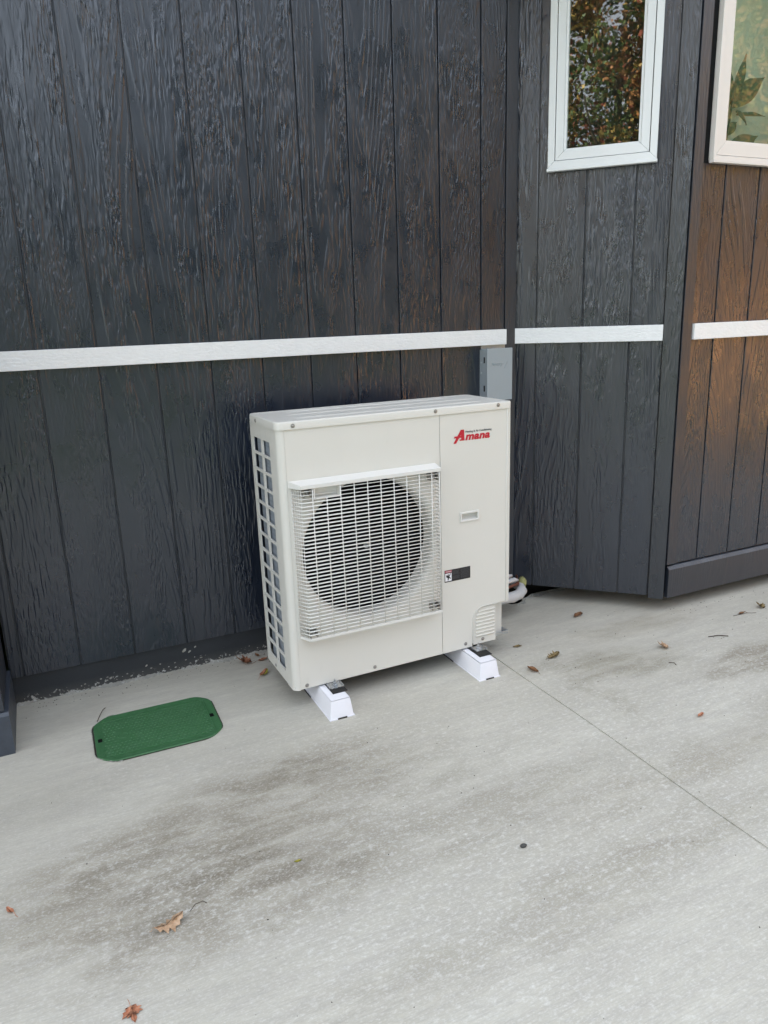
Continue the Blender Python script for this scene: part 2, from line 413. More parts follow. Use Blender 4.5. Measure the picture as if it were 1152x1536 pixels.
def glass_mat(ior=2.0, name='window_glass'):
    t = NT(name); t.t.nodes.remove(t.p)
    tr = t.n('ShaderNodeBsdfTransparent'); tr.inputs[0].default_value = (.86,.90,.86,1)
    gl = t.n('ShaderNodeBsdfGlossy'); gl.inputs['Roughness'].default_value = .012; gl.inputs[0].default_value = (1,1,1,1)
    fr = t.n('ShaderNodeFresnel'); fr.inputs[0].default_value = ior
    nz = t.noise(t.coord(), 3.5, 1); b = t.n('ShaderNodeBump'); t.l(nz, b.inputs['Height']); b.inputs['Strength'].default_value = .25; b.inputs['Distance'].default_value = .004
    t.l(b.outputs[0], gl.inputs['Normal'])
    mx = t.n('ShaderNodeMixShader'); t.l(fr.outputs[0], mx.inputs[0]); t.l(tr.outputs[0], mx.inputs[1]); t.l(gl.outputs[0], mx.inputs[2])
    ge = t.n('ShaderNodeNewGeometry'); front = t.math('SUBTRACT', 1.0, ge.outputs['Backfacing'])
    t.l(t.math('MULTIPLY', fr.outputs[0], front), mx.inputs[0])
    t.l(mx.outputs[0], t.out.inputs[0]); return t.m
M['glass'] = glass_mat(); M['glass_clear'] = glass_mat(1.42, 'clear_window_glass')

# ------------------------------------------------------------------ ground
JX = 1.578
g = MB(); g.box(-60, 60, -80, 60, -1.6, -.35)
g.obj('lawn_ground', M['grass'], kind='structure')
g = MB(); g.prism([(-5, -4.45), (6, -4.45), (6, -6.5), (-5, -6.5)], -.35, -.03, 'z'); g.obj('lawn', M['grass'], kind='structure')
# two slabs of the patio, with a tooled joint between them and a raw back edge
def slab(name, pts, seams):
    m = MB(); m.prism(pts, -.30, 0, 'z', bev=.0)
    # round the joint arris
    es = [e for e in m.bm.edges if abs(e.verts[0].co.z) < 1e-6 and abs(e.verts[1].co.z) < 1e-6 and all(abs(v.co.x-JX) < .03 for v in e.verts)]
    bmesh.ops.bevel(m.bm, geom=es, offset=.011, segments=4, affect='EDGES', profile=.5)
    return m.obj(name, M['concrete'], smooth=35, kind='structure')
jl = lambda y: JX+(.012*math.sin(y*1.3)+.004*math.sin(y*5+1))
ys = list(np.linspace(-4.4, .0, 45))
slab('patio_slab', [(-4, -4.4)]+[(jl(y)-.0045, y) for y in ys]+[(1.575, .02), (-4, .02)], 0)
ed = [(2.9, .0), (2.6, .004), (2.45, -.003), (2.31, .0), (2.2, .006), (2.13, .004), (2.09, -.02), (2.05, -.03), (2.035, -.055), (2.0, -.07), (1.965, -.065), (1.945, -.03), (1.94, .02)]
slab('patio_slab', [(jl(y)+.0045, y) for y in ys]+[(1.58, .02)]+ed[::-1]+[(6, 0), (6, -4.4)], 0)
m = MB(); m.box(1.5, 1.66, -4.4, .02, -.34, -.0036); m.obj('joint_bed', M['concrete'], kind='structure')
m = MB(); m.box(1.9, 6, -.12, .5, -.5, -.33); m.obj('crawl_space_soil', M['soil'], kind='structure')

g = MB(); g.box(9.2, 40, -24, 7, -.349, -.335); g.obj('warm_bounce_patch', M['warm_ground'], kind='structure')  # unseen sunlit ground, added to bounce warm light onto the bay
# ragged mortar / overspray line where slab meets wall
def ragged(name, path, wd, ht, mat, seed, kind='stuff', label=None):
    r = np.random.default_rng(seed); m = MB(); bm = m.bm; rows = []
    path = [Vector(p) for p in path]
    L = [0]
    for a, b in zip(path, path[1:]): L.append(L[-1]+(b-a).length)
    n = int(L[-1]/.006); NN = 6
    for i in range(n+1):
        s = L[-1]*i/n
        k = max(j for j in range(len(L)) if L[j] <= s+1e-9); k = min(k, len(path)-2)
        p = path[k].lerp(path[k+1], (s-L[k])/(L[k+1]-L[k]))
        d = (path[k+1]-path[k]).normalized(); nn = Vector((d.y, -d.x, 0))
        wv = wd*(.55+.45*math.sin(s*13+seed)+.35*math.sin(s*41)+r.uniform(-.25, .25)); wv = max(wd*.15, wv)
        row = []
        for j in range(NN):
            f = j/(NN-1)
            z = ht*(1-f)**1.5*(.6+r.uniform(0, .9)) if j < NN-1 else -.002
            row.append(bm.verts.new(p+nn*(wv*f+r.uniform(-.001, .001))+Vector((0,0,z))))
        rows.append(row)
    for a, b in zip(rows, rows[1:]):
        for j in range(NN-1): bm.faces.new((a[j], b[j], b[j+1], a[j+1])).smooth = True
    return m.obj(name, mat, kind=kind, label=label)
ragged('mortar_line', [(-.245,.016,0), (.9,.016,0), (1.93,.016,0)], .022, .010, M['mortar'], 3, label='rough pale mortar smear along the foot of the dark wall')
ragged('mortar_patch', [(1.975,-.085,0), (2.02,-.078,0), (2.06,-.045,0), (2.12,-.012,0), (2.32,-.012,0), (2.6,-.012,0)], .030, .005, M['mortar'], 11, label='chipped rough concrete edge below the bay siding')

# ------------------------------------------------------------------ house
house = empty('house', (0,0,0), label='charcoal board-sided house with a white band and a bay with two white windows', cat='house')
GS = .2032; ZT = 3.25
SIDE = M['siding']
def frame_at(loc, rz):
    return dict(loc=loc, rz=rz)
def plank(loc, rz, x0, x1, z0, z1, holes=()):
    """one plank; origin at its lower left, face at local y=0"""
    xs = sorted(set([0, x1-x0]+[min(max(h[0]-x0, 0), x1-x0) for h in holes]+[min(max(h[1]-x0, 0), x1-x0) for h in holes]))
    zs = sorted(set([0, z1-z0]+[min(max(h[2]-z0, 0), z1-z0) for h in holes]+[min(max(h[3]-z0, 0), z1-z0) for h in holes]))
    def solid(i, k):
        cx = (xs[i]+xs[i+1])/2+x0; cz = (zs[k]+zs[k+1])/2+z0
        return not any(h[0] < cx < h[1] and h[2] < cz < h[3] for h in holes)
    m = MB(); m.plate(xs, zs, solid, 0, .012)
    es = [e for e in m.bm.edges if all(abs(v.co.y) < 1e-6 for v in e.verts) and abs(e.verts[0].co.x-e.verts[1].co.x) < 1e-6 and (abs(e.verts[0].co.x) < 1e-6 or abs(e.verts[0].co.x-(x1-x0)) < 1e-6)]
    bmesh.ops.bevel(m.bm, geom=es, offset=.0022, segments=2, affect='EDGES', profile=.5)
    c, s = math.cos(rz), math.sin(rz)
    return m.obj('siding_plank', SIDE, house, loc=(loc[0]+x0*c, loc[1]+x0*s, z0), rz=rz)
GW = .0062
# wall 1 (y=0), planks start at grooves k*GS
for k in range(-2, 10):
    x0 = max(k*GS, -.245)+GW/2 if k*GS > -.245 else -.245
    x1 = min((k+1)*GS, 1.953)-GW/2 if (k+1)*GS < 1.953 else 1.953
    if x1-x0 < .01: continue
    plank((0,0), 0, x0, x1, .118, ZT)
m = MB(); m.box(-.25, 2.2, .0095, .16, .121, ZT); m.obj('sheathing', M['board'], house)
m = MB(); m.box(-.25, 2.0, .0135, .17, -.3, .1175); m.obj('foundation_skirt', M['skirt'], house)
m = MB(); m.box(1.9545, 2.008, -.006, .0062, .10, ZT, .001); m.obj('corner_board', M['board'], house)
# belly bands
def band(loc, rz, x0, x1, th=.020):
    m = MB(); z0, z1 = 1.2513, 1.3186; n = 40
    # slightly wavy hand-cut board with soft arris
    m.box(0, x1-x0, -th, -.0005, 0, z1-z0, .002, 2)
    c, s = math.cos(rz), math.sin(rz)
    return m.obj('belly_band', M['white_paint'], house, loc=(loc[0]+x0*c, loc[1]+x0*s, z0), rz=rz)
band((0,0), 0, -.245, 1.953)
# bay
BX, BY, A2, L2 = 2.01, .0218, -PI/4, .7228
E3 = (BX+L2*math.cos(A2), BY+L2*math.sin(A2))
ZB = .0758; W3 = 1.75
win2 = (.150, .590, 1.979, 3.02); win3 = (.094, .86, 1.968, 3.02)
ed2 = [.0, .1108, .314, .5172, .656]
def plank_row(loc, rz, x0, x1, z0, z1, wn):
    h = (wn[0]+.012, wn[1]-.012, wn[2]+.012, wn[3]-.012)
    if h[0] <= x0 and h[1] >= x1:
        plank(loc, rz, x0, x1, z0, h[2]); plank(loc, rz, x0, x1, h[3], z1)
    else: plank(loc, rz, x0, x1, z0, z1, holes=[h])
for a, b in zip(ed2, ed2[1:]):
    plank_row((BX, BY), A2, a+(GW/2 if a > 0 else 0), b-GW/2, ZB, ZT, win2)
band((BX, BY), A2, .004, .6545)
xs3 = [.058]+[.1992+GS*i for i in range(0, 8)]+[W3]
for a, b in zip(xs3, xs3[1:]):
    plank_row(E3, 0, a+(GW/2 if a > .06 else 0), b-GW/2, .231, ZT, win3)
band(E3, 0, .064, W3)
def holed(name, loc, rz, x0, x1, z0, z1, h, y0, y1, mat):
    m = MB(); m.plate([x0, h[0], h[1], x1], [z0, h[2], h[3], z1], lambda i, k: not (i == 1 and k == 1), y0, y1)
    return m.obj(name, mat, house, loc=(*loc, 0), rz=rz)
h2 = (win2[0]+.02, win2[1]-.02, win2[2]+.02, win2[3]-.02); h3 = (win3[0]+.02, win3[1]-.02, win3[2]+.02, win3[3]-.02)
holed('sheathing', (BX, BY), A2, .0, L2-.01, ZB+.003, ZT, h2, .0095, .08, M['board'])
holed('sheathing', E3, 0, .03, W3, ZB+.003, ZT, h3, .0095, .08, M['board'])
# corner boards of the bay
m = MB(); m.box(.657, L2+.002, -.017, .004, ZB-.008, ZT, .0015, 2)
m.obj('corner_board', siding_mat('ribbed_corner_board_paint', (.0125,.017,.026), .0020, .30, False), house, loc=(BX, BY, 0), rz=A2)
m = MB(); m.box(.002, .057, -.012, .005, .2335, ZT, .0015, 2); m.obj('corner_board', M['board'], house, loc=(E3[0], E3[1], 0))
# kick board with bevelled ledge on the bay front
m = MB(); m.prism([(-.017, .071), (-.017, .2085), (-.004, .2225), (.0062, .2255), (.0062, .071)], 0, W3, 'x', bev=0)
m.obj('kick_board', M['board'], house, loc=(E3[0]+.012, E3[1], 0))
# bay floor, returns, recessed foundation, bay end
m = MB(); m.prism([(BX+.02, .06), (BX+.05, -.02), (E3[0]+.03, E3[1]+.03), (E3[0]+W3, E3[1]+.03), (E3[0]+W3, .06)], ZB+.006, ZB+.03, 'z'); m.obj('bay_floor', M['board'], house)
m = MB(); m.box(1.99, 6, .10, .3, -.5, .075); m.obj('foundation_wall', M['soil'], house)
m = MB(); m.box(E3[0]+W3, E3[0]+W3+.02, E3[1], .0, .08, ZT); m.box(E3[0]+W3+.02, 9, -.02, .15, -.3, ZT); m.obj('side_wall', M['board'], house)
# rooms behind
m = MB()
m.box(2.2, 2.25, .17, 2.5, 0, ZT); m.box(4.3, 4.35, .17, 2.5, 0, ZT); m.box(2.2, 4.35, 2.5, 2.55, 0, ZT); m.box(2.0, 4.35, -.4, 2.5, ZT-.06, ZT-.01)
m.obj('interior_wall', M['drywall'], house)
m = MB(); m.box(.05, .60, .14, .15, .3, ZT-.08); m.box(.60, .61, .12, .14, .3, ZT-.08)  # dark sheet stands for the unlit room behind the narrow pane
m.obj('dark_room_backing', M['room_dark'], loc=(BX, BY, 0), rz=A2, label='added dark sheet standing for the unlit room behind the narrow white window', cat='dark backing')
# left return
m = MB(); m.box(-.40, -.2585, -.338, 0, .155, ZT, .0015, 2); m.obj('corner_board', M['board'], house)
m = MB(); m.box(-4, -.4005, -.33, 0, .155, ZT); m.obj('side_wall', M['siding'], house)
m = MB(); m.prism([(-.352, .0), (-.352, .142), (-.342, .152), (-.30, .1535), (-.30, 0)], -4, -.2455, 'x'); m.box(-.30, -.2455, -.2995, .0, .0, .1535)
m.obj('kick_board', M['grey_board'], house)
# unseen body and roof of the house, shaped to shade the patio from low sun
m = MB(); m.box(-4, 9, .18, 8, 3.0-.02, ZT+.0); m.box(-4, -3.9, .18, 8, -.3, 2.97); m.box(8.9, 9, .18, 8, -.3, 2.97); m.box(-4, 9, 8, 8.1, -.3, 3); m.obj('far_wall', M['board'], house)
m = MB()
for s in (-1,):
    m.prism([(-.75, 3.14), (-.75, 3.26), (4, 5.86), (9, 3.26), (9, 3.14), (4, 5.74)], -4.6, 9.6, 'x')
m.obj('roof', M['roof'], house)

def window(loc, rz, wdt, mat, z0, z1, x0, x1, frame_w, sash_w, front=-.026):
    c, s = math.cos(rz), math.sin(rz)
    W = x1-x0; H = z1-z0
    root = bpy.data.objects.new('window', None); root.location = (loc[0]+x0*c, loc[1]+x0*s, z0); root.rotation_euler = (0,0,rz); root.empty_display_size = .05
    link(root, house)
    def ring(name, a, b, y0, y1, bot=None):
        bot = bot if bot is not None else b-a
        m = MB()
        z = [a, a+bot, H-b, H-a]
        # mitred members
        O = [(a, a), (W-a, a), (W-a, H-a), (a, H-a)]; I = [(b, a+bot), (W-b, a+bot), (W-b, H-b), (b, H-b)]
        for i in range(4):
            j = (i+1) % 4
            m2 = [O[i], O[j], I[j], I[i]]
            n0 = len(m.bm.verts)
            cx = sum(p[0] for p in m2)/4; cz = sum(p[1] for p in m2)/4
            m2 = [(p[0]+(cx-p[0])*.0012, p[1]+(cz-p[1])*.0012) for p in m2]
            m.prism(m2, y0, y1, 'y', bev=.0012)
        return m.obj(name, mat, root)
    ring('frame', .0, frame_w, front, .03)
    m = MB(); m.box(-.003, W+.003, front-.006, front+.02, -.012, -.0008, .001, 1); m.obj('sill', mat, root)
    ring('sash', frame_w+.003, frame_w+sash_w, front+.006, .03)
    b2 = frame_w+sash_w
    ring('glazing_bead', b2+.0005, b2+.011, front+.012, .03)
    m = MB(); m.box(b2+.006, W-b2-.006, .0, .006, b2+.006, H-b2-.006); m.obj('pane', M['glass'] if wdt == 0 else M['glass_clear'], root)
    return root
window((BX, BY), A2, 0, M['vinyl'], win2[2], win2[3], win2[0], win2[1], .028, .036)
window(E3, 0, 1, M['vinyl_warm'], win3[2], win3[3], win3[0], win3[1], .016, .050)
# black strip painted for the shaded siding beside the second window
m = MB(); m.box(.058, .091, -.0045, .0005, win3[2]-.01, ZT, .001); m.obj('shade_strip', M['black_metal'], house, loc=(E3[0], E3[1], 0))

# blind and plant behind the second window
m = MB(); bm = m.bm
for i in range(0, 1): m.box(E3[0]+.0, E3[0]+1.2, E3[1]+.27, E3[1]+.275, 1.5, 3.15)
m.obj('roller_blind', M['blind'], label='pale roller blind behind the right-hand window', cat='blind')
def leaf_blade(bm, base, tip, width, droop=.02, n=8):
    base, tip = Vector(base), Vector(tip); d = tip-base; sd_ = d.cross(Vector((0,1,0))).normalized()
    rows = []
    for i in range(n+1):
        f = i/n; p = base+d*f+Vector((0, -.01*math.sin(f*PI), -droop*f*f))
        wv = width*math.sin(PI*min(1, f*.92+.06))**.8*(1-f**4)
        rows.append([bm.verts.new(p-sd_*wv/2+Vector((0,.004,0))), bm.verts.new(p), bm.verts.new(p+sd_*wv/2+Vector((0,.006,0)))])
    for a, b in zip(rows, rows[1:]):
        for j in range(2): bm.faces.new((a[j], a[j+1], b[j+1], b[j])).smooth = True
plant = empty('house_plant', (E3[0]+.44, E3[1]+.18, 2.10), label='dark broad-leaved house plant behind the right-hand window', cat='plant')
stem = MB(); stem.tube([(-.06,0,-.35), (-.05,0,0), (-.035,0,.12), (-.03,0,.17)], .004); stem.obj('stem', M['plantleaf'], plant)
for b_, t_, wd_ in [((-.03,0,.15), (.035,0,.37), .055), ((-.03,.004,.14), (.165,.004,.29), .095), ((.0,0,.105), (.185,0,.13), .020), ((-.01,-.006,.118), (.062,-.006,.085), .026),
                    ((-.06,0,-.075), (.15,0,.05), .10), ((-.05,.008,.12), (-.075,.008,.34), .07), ((-.05,.01,.02), (.02,.01,.10), .05)]:
    m = MB(); leaf_blade(m.bm, b_, t_, wd_); m.obj('leaf', M['plantleaf'], plant)

# ------------------------------------------------------------------ heat pump
UX, UY, UZ, UT = .6887, -.5401, .0794, .0162
HW, HD, HH = .94, .3156, .9838
hp = empty('heat_pump', (UX, UY, UZ), UT, label='beige outdoor heat pump with a square fan grille standing on two white blocks', cat='heat pump')
B = M['beige']; ZL = .9555
# rounded corner column
pr = [(.0, .070)]
R = .024
for i in range(9):
    a = PI+ (PI/2)*i/8
    pr.append((R+R*math.cos(a), R+R*math.sin(a)))
pr += [(.0246, 0), (.0246, .0016), (.024, .0016)]
for i in range(8, -1, -1):
    a = PI+(PI/2)*i/8
    pr.append((R+(R-.0016)*math.cos(a), R+(R-.0016)*math.sin(a)))
pr += [(.0016, .070)]
pp = [];
for q in pr:
    if not pp or (abs(q[0]-pp[-1][0])+abs(q[1]-pp[-1][1])) > 1e-5: pp.append(q)
m = MB(); m.prism(pp, -.003, ZL, 'z'); m.obj('corner_post', B, hp, smooth=40)
# side grid with 14 rows x 2 columns, moulded depth
N = 14; zt, zb = .905, .043; pit = (zt-zb+.009)/N
zs = [0.0]; 
for i in range(N): zs += [zb+pit*i, zb+pit*i+pit-.0095]
zs.append(ZL)
vs_ = [.0705, .089, .174, .190, .289, HD]
def solid(i, k): return not (i in (1, 3) and k % 2 == 1)
m = MB(); m.plate(vs_, zs, solid, 0, .006)
es = [e for e in m.bm.edges if all(abs(v.co.y) < 1e-6 for v in e.verts) and len(e.link_faces) == 2 and abs(e.link_faces[0].normal.dot(e.link_faces[1].normal)) < .5]
bmesh.ops.recalc_face_normals(m.bm, faces=m.bm.faces[:])
for v in m.bm.verts: v.co = Vector((v.co.y, v.co.x, v.co.z))
m.obj('side_grid', B, hp)
# coil behind the grid (L-shaped pack)
m = MB(); m.box(.0125, .0305, .045, .272, .018, .93); 
m.obj('coil', M['coil'], hp)
pth = [(.037, .235)]
m = MB()
cpts = []
for i in range(9):
    a = PI-(PI/2)*i/8
    cpts.append((.0405+.028*math.cos(a), .2725+.028*math.sin(a)))
for i in range(8, -1, -1):
    a = PI-(PI/2)*i/8
    cpts.append((.0405+.010*math.cos(a), .2725+.010*math.sin(a)))
m.prism(cpts, .018, .93, 'z'); m.obj('coil', M['coil'], hp, smooth=60)
m = MB(); m.box(.0410, .90, .2826, .3005, .018, .93); m.obj('coil', M['coil'], hp)
m = MB(); m.box(.006, .876, .008, .30, .004, .012); m.obj('base_pan', M['black_metal'], hp)
m = MB(); m.box(.040, .044, .006, .262, .014, .95); m.obj('inner_baffle', M['black_metal'], hp)
# front panel with the round bell-mouth opening
FX0, FX1 = .0252, .6250
CX, CZ, RO = .332, .492, .281
def round_hole_plate(x0, x1, z0, z1, cx, cz, r, y0, y1, n=96):
    m = MB(); bm = m.bm
    def rectpt(a):
        dx, dz = math.cos(a), math.sin(a); t = 1e9
        if dx > 1e-9: t = min(t, (x1-cx)/dx)
        if dx < -1e-9: t = min(t, (x0-cx)/dx)
        if dz > 1e-9: t = min(t, (z1-cz)/dz)
        if dz < -1e-9: t = min(t, (z0-cz)/dz)
        return cx+dx*t, cz+dz*t
    ang = [2*PI*i/n for i in range(n)]+[math.atan2(z-cz, x-cx) % (2*PI) for x in (x0, x1) for z in (z0, z1)]
    ang = sorted(ang)
    F_, K_ = [], []
    for y, L_ in ((y0, F_), (y1, K_)):
        for a in ang:
            ox, oz = rectpt(a); L_.append((bm.verts.new((cx+r*math.cos(a), y, cz+r*math.sin(a))), bm.verts.new((ox, y, oz))))
    N_ = len(ang)
    for i in range(N_):
        j = (i+1) % N_
        bm.faces.new((F_[i][0], F_[i][1], F_[j][1], F_[j][0])); bm.faces.new((K_[i][0], K_[j][0], K_[j][1], K_[i][1]))
        bm.faces.new((F_[i][1], K_[i][1], K_[j][1], F_[j][1]))
        bm.faces.new((F_[i][0], F_[j][0], K_[j][0], K_[i][0]))
    return m
m = round_hole_plate(FX0, FX1, 0, ZL, CX, CZ, RO, 0, .0016); m.obj('front_panel', B, hp)
# bell mouth
prof = []
for i in range(9):
    a = (PI/2)*i/8
    prof.append((RO+.002-.024*math.sin(a), .0005+.030*(1-math.cos(a))))
prof.append((.2585, .075))
m = MB(); m.lathe(prof, (CX, 0, CZ), 'y', 96); m.obj('bell_mouth', B, hp)
m = MB(); m.lathe([(.2600, .074), (.2600, .235), (.0, .235)], (CX, 0, CZ), 'y', 72); m.obj('dark_fan_tub', M['black_metal'], hp)  # closed black tub, shaped so the fan opening shows dark
# fan
fan = bpy.data.objects.new('fan', None); fan.location = (CX, .085, CZ); link(fan, hp)
for k in range(3):
    m = MB(); bm = m.bm; rows = []
    a0 = k*2*PI/3+.5
    for i in range(9):
        r = .06+(.236-.06)*i/8; span = .95+.35*i/8; lead = -.25*i/8
        row = []
        for j in range(11):
            f = j/10; a = a0+lead+span*(f-.5)
            y = (.5-f)*.075*(1-.3*i/8)+.01*math.sin(f*PI)
            row.append(bm.verts.new((r*math.cos(a), y, r*math.sin(a))))
        rows.append(row)
    for a_, b_ in zip(rows, rows[1:]):
        for j in range(10): bm.faces.new((a_[j], a_[j+1], b_[j+1], b_[j])).smooth = True
    bmesh.ops.solidify(bm, geom=bm.faces[:], thickness=.003)
    m.obj('blade', M['fan'], fan, smooth=40)
m = MB(); m.lathe([(.0, -.038), (.05, -.036), (.062, -.028), (.064, .04), (0, .04)], (0,0,0), 'y', 36); m.obj('hub', M['fan'], fan, smooth=30)
m = MB(); m.lathe([(0, -.052), (.005, -.052), (.007, -.048), (.007, -.041), (.012, -.040), (.012, -.037), (0, -.037)], (0,0,0), 'y', 12); m.obj('hub_bolt', M['zinc'], fan, smooth=30)
m = MB(); m.box(.20-.02, .20+.02, .17, .176, .27, .72); m.box(.45-.02, .45+.02, .17, .176, .27, .72); m.obj('motor_bracket', M['black_metal'], hp)
# service panel outline with the cut-away lower corner
pts = [(.6268, .0), (.7655, .0), (.7655, .012), (.7715, .012), (.7715, .112)]
for i in range(1, 9):
    a = PI-(PI/2)*i/8
    pts.append((.8215+.05*math.cos(a), .112+.05*math.sin(a)))
hx0, hx1, hz0, hz1 = .7105, .7965, .5330, .5720
pts += [(.9365, .162), (.9400, .1655), (.9400, hz1-.003), (hx1-.004, hz1-.003), (hx1-.004, hz0+.003), (hx0+.004, hz0+.003), (hx0+.004, hz1-.00301), (hx1-.00401, hz1-.00299), (.9400, hz1-.00299), (.9400, ZL), (.6268, ZL)]
m = MB(); m.prism(pts, 0, .0018, 'y'); m.obj('service_panel', B, hp)
# raised bead round the cut-away and up the right edge
bp = [(.7670, -.001, .014), (.7670, -.001, .112)]
for i in range(1, 9):
    a = PI-(PI/2)*i/8
    bp.append((.8215+.0545*math.cos(a), -.001, .112+.0545*math.sin(a)))
bp += [(.925, -.001, .1665), (.9265, -.001, .168), (.9265, -.001, ZL-.003)]
m = MB(); m.tube(bp, .0017, 6); m.obj('panel_bead', B, hp)
m = MB(); m.box(.9383, .9418, -.0005, HD, .1660, ZL, .0008); m.box(.884, .9383, .045, .0466, .008, .1615); m.box(.9352, .937, .0467, HD, .008, .1615)
m.box(.7725, .9383, .002, .28, .1625, .1640)
m.obj('right_side_panel', B, hp)
m = MB(); m.box(.02, .94, HD-.004, HD-.0005, .01, ZL-.002); m.obj('back_grille', M['black_metal'], hp)
m = MB(); m.prism([(.895, .028), (.958, .028), (.975, .05), (.975, .10), (.895, .10)], .004, .006, 'z'); m.prism([(.895, .028), (.958, .028), (.958, .0295), (.895, .0295)], .006, .018, 'z')
m.prism([(.958, .028), (.975, .05), (.974, .051), (.957, .029)], .006, .014, 'z'); m.obj('drain_tray', M['boxgalv'], hp)
# louvred cover
lp = [(.7735, .003), (.8810, .003), (.8810, .1585), (.8215, .1585)]
for i in range(1, 8):
    a = PI/2+(PI/2)*i/8
    lp.append((.8215+.048*math.cos(a), .1105+.048*math.sin(a)))
lp.append((.7735, .1105))
lc = MB(); lc.prism(lp, .0045, .0065, 'y'); lco = lc.obj('louvre_cover', B, hp)
for i in range(8):
    z = .031+i*.0152
    x0 = .785 if i < 6 else (.789 if i == 6 else .797)
    m = MB(); n = 6; prof = [( .0046, z-.002)]
    for j in range(n+1):
        f = j/n; prof.append((.0046-.0052*math.sin(f*PI*.55+.05)*1.0 if j < n else .0046, z+.0095*f))
    m.prism([(y, zz) for y, zz in prof], x0, .8735, 'x'); m.obj('louvre', B, lco, smooth=40)
# lid
def rrect(x0, x1, y0, y1, rs, n=7):
    o = []
    for (cx_, cy_, a0, r) in ((x0+rs[0], y0+rs[0], PI, rs[0]), (x1-rs[1], y0+rs[1], 1.5*PI, rs[1]), (x1-rs[2], y1-rs[2], 0, rs[2]), (x0+rs[3], y1-rs[3], PI/2, rs[3])):
        for i in range(n+1):
            a = a0+PI/2*i/n; o.append((cx_+r*math.cos(a), cy_+r*math.sin(a)))
    return o
lidpts = lambda d: rrect(-.0035+d, .9435-d, -.0045+d, HD+.003-d, [max(.001, r-d) for r in (.028, .010, .03, .022)])
m = MB(); bm = m.bm
rings = []
for d, z in ((.0015, ZL+.0005), (0, ZL+.0005), (0, HH-.005), (.0012, HH-.0022), (.004, HH), (.010, HH+.0003), (.014, HH-.0016), (.03, HH-.0018)):
    rings.append([bm.verts.new((x, y, z)) for x, y in lidpts(d)])
n = len(rings[0])
for a_, b_ in zip(rings, rings[1:]):
    for j in range(n): bm.faces.new((a_[j], a_[(j+1) % n], b_[(j+1) % n], b_[j]))
bm.faces.new(rings[-1]); bm.faces.new(rings[0][::-1])
m.obj('lid', B, hp, smooth=50)
def lidrib(x0, x1, y, wd_=.010, h=.0028):
    m = MB(); bm = m.bm; rows = []
    for i in range(15):
        f = i/14; x = x0+(x1-x0)*f; k = min(1, min(f, 1-f)*14)
        row = []
        for j in range(7):
            g_ = j/6; row.append(bm.verts.new((x, y+wd_*(g_-.5), HH-.0022+h*k*math.sin(g_*PI))))
        rows.append(row)
    for a_, b_ in zip(rows, rows[1:]):
        for j in range(6): bm.faces.new((a_[j], a_[j+1], b_[j+1], b_[j])).smooth = True
    return m.obj('lid_rib', B, hp)
lidrib(.06, .88, .075); lidrib(.075, .90, .175); lidrib(.10, .84, .262, .006)
# grille: hood, bottom rail, bars
PV = -.0445
G = M['grille']
def hoodshape(m, z0, z1, outer, back=-.0008):
    """chamfered ledge in plan, extruded in z"""
    pts = [(.0255+.003, back), (.0585-.004, PV-outer), (.6010, PV-outer), (.6035, back)]
    m.prism(pts, z0, z1, 'z', bev=.0016)
gr = empty('fan_grille', (0,0,0), parent=hp)
m = MB(); hoodshape(m, .7555, .7700, .004); 
for v in m.bm.verts:
    if v.co.z > .762 and v.co.y > -.01: v.co.z += .010
m.obj('hood', G, gr)
m = MB(); pts = [(.0365, -.0008), (.0595, PV-.002), (.6005, PV-.002), (.6030, -.0008), (.6000, -.0008), (.5975, PV+.006), (.0640, PV+.006), (.0420, -.0008)]
m.prism(pts, .2005, .2095, 'z'); m.obj('bottom_rail', G, gr)
NB = 40; zb0, zb1 = .2225, .7470; pitch = (zb1-zb0)/(NB-1)
hy = PV+.0015
# recessed grip plate upper left
GX0, GX1, GZ0 = .103, .2035, .7200
def hbar(x0, x1, z, leftchamfer):
    if leftchamfer: p = [(.0385, -.002, z), (.0612, hy, z), (x1, hy, z)]
    else: p = [(x0, hy, z), (x1, hy, z)]
    if x1 > .59: p = p+[(.6015, -.002, z)]
    m = MB(); m.tube(p, .00150, 6); return m
full = None
for i in range(NB):
    z = zb0+pitch*i
    if z < GZ0:
        if full is None:
            full = hbar(0, .5975, 0, True).mesh('grille_bar', G)
        o = bpy.data.objects.new('grille_bar', full); o.location = (0,0,z); link(o, gr)
    else:
        hbar(0, GX0, z, True).obj('grille_bar', G, gr); hbar(GX1, .5975, z, False).obj('grille_bar', G, gr)
vx = [.0985+.0517*i for i in range(10)]
vsh = None
for x in vx+[.5965]:
    top = .756 if not (GX0-.002 < x < GX1-.004) else GZ0
    m = MB(); m.tube([(0, PV-.0002, .208-.0), (0, PV-.0002, top)], .0018, 6)
    o = m.obj('grille_bar', G, gr); o.location = (x, 0, 0)
for f in (.0, .22, .44, .66, .9):
    x = .0385+(.0612-.0385)*f; y = -.002+(hy+.002)*f+.002
    m = MB(); m.tube([(0,0,.208), (0,0,.756)], .0014, 6); m.obj('grille_bar', G, gr, loc=(x, y, 0))
for y in (-.012, -.024, -.035):
    m = MB(); m.tube([(0,0,.208), (0,0,.756)], .0014, 6); m.obj('grille_bar', G, gr, loc=(.6005, y, 0))
# grip pocket
m = MB(); m.box(GX0, GX0+.004, PV-.001, -.012, GZ0-.004, .7555); m.box(GX1-.004, GX1, PV-.001, -.012, GZ0-.004, .7555); m.box(GX0+.004, GX1-.004, PV-.001, -.012, GZ0-.004, GZ0)
m.box(GX0+.004, GX1-.004, -.016, -.012, GZ0, .7555); m.box(GX0+.004, GX1-.016, -.024, -.016, GZ0+.006, GZ0+.010)
m.obj('grip_pocket', G, gr)
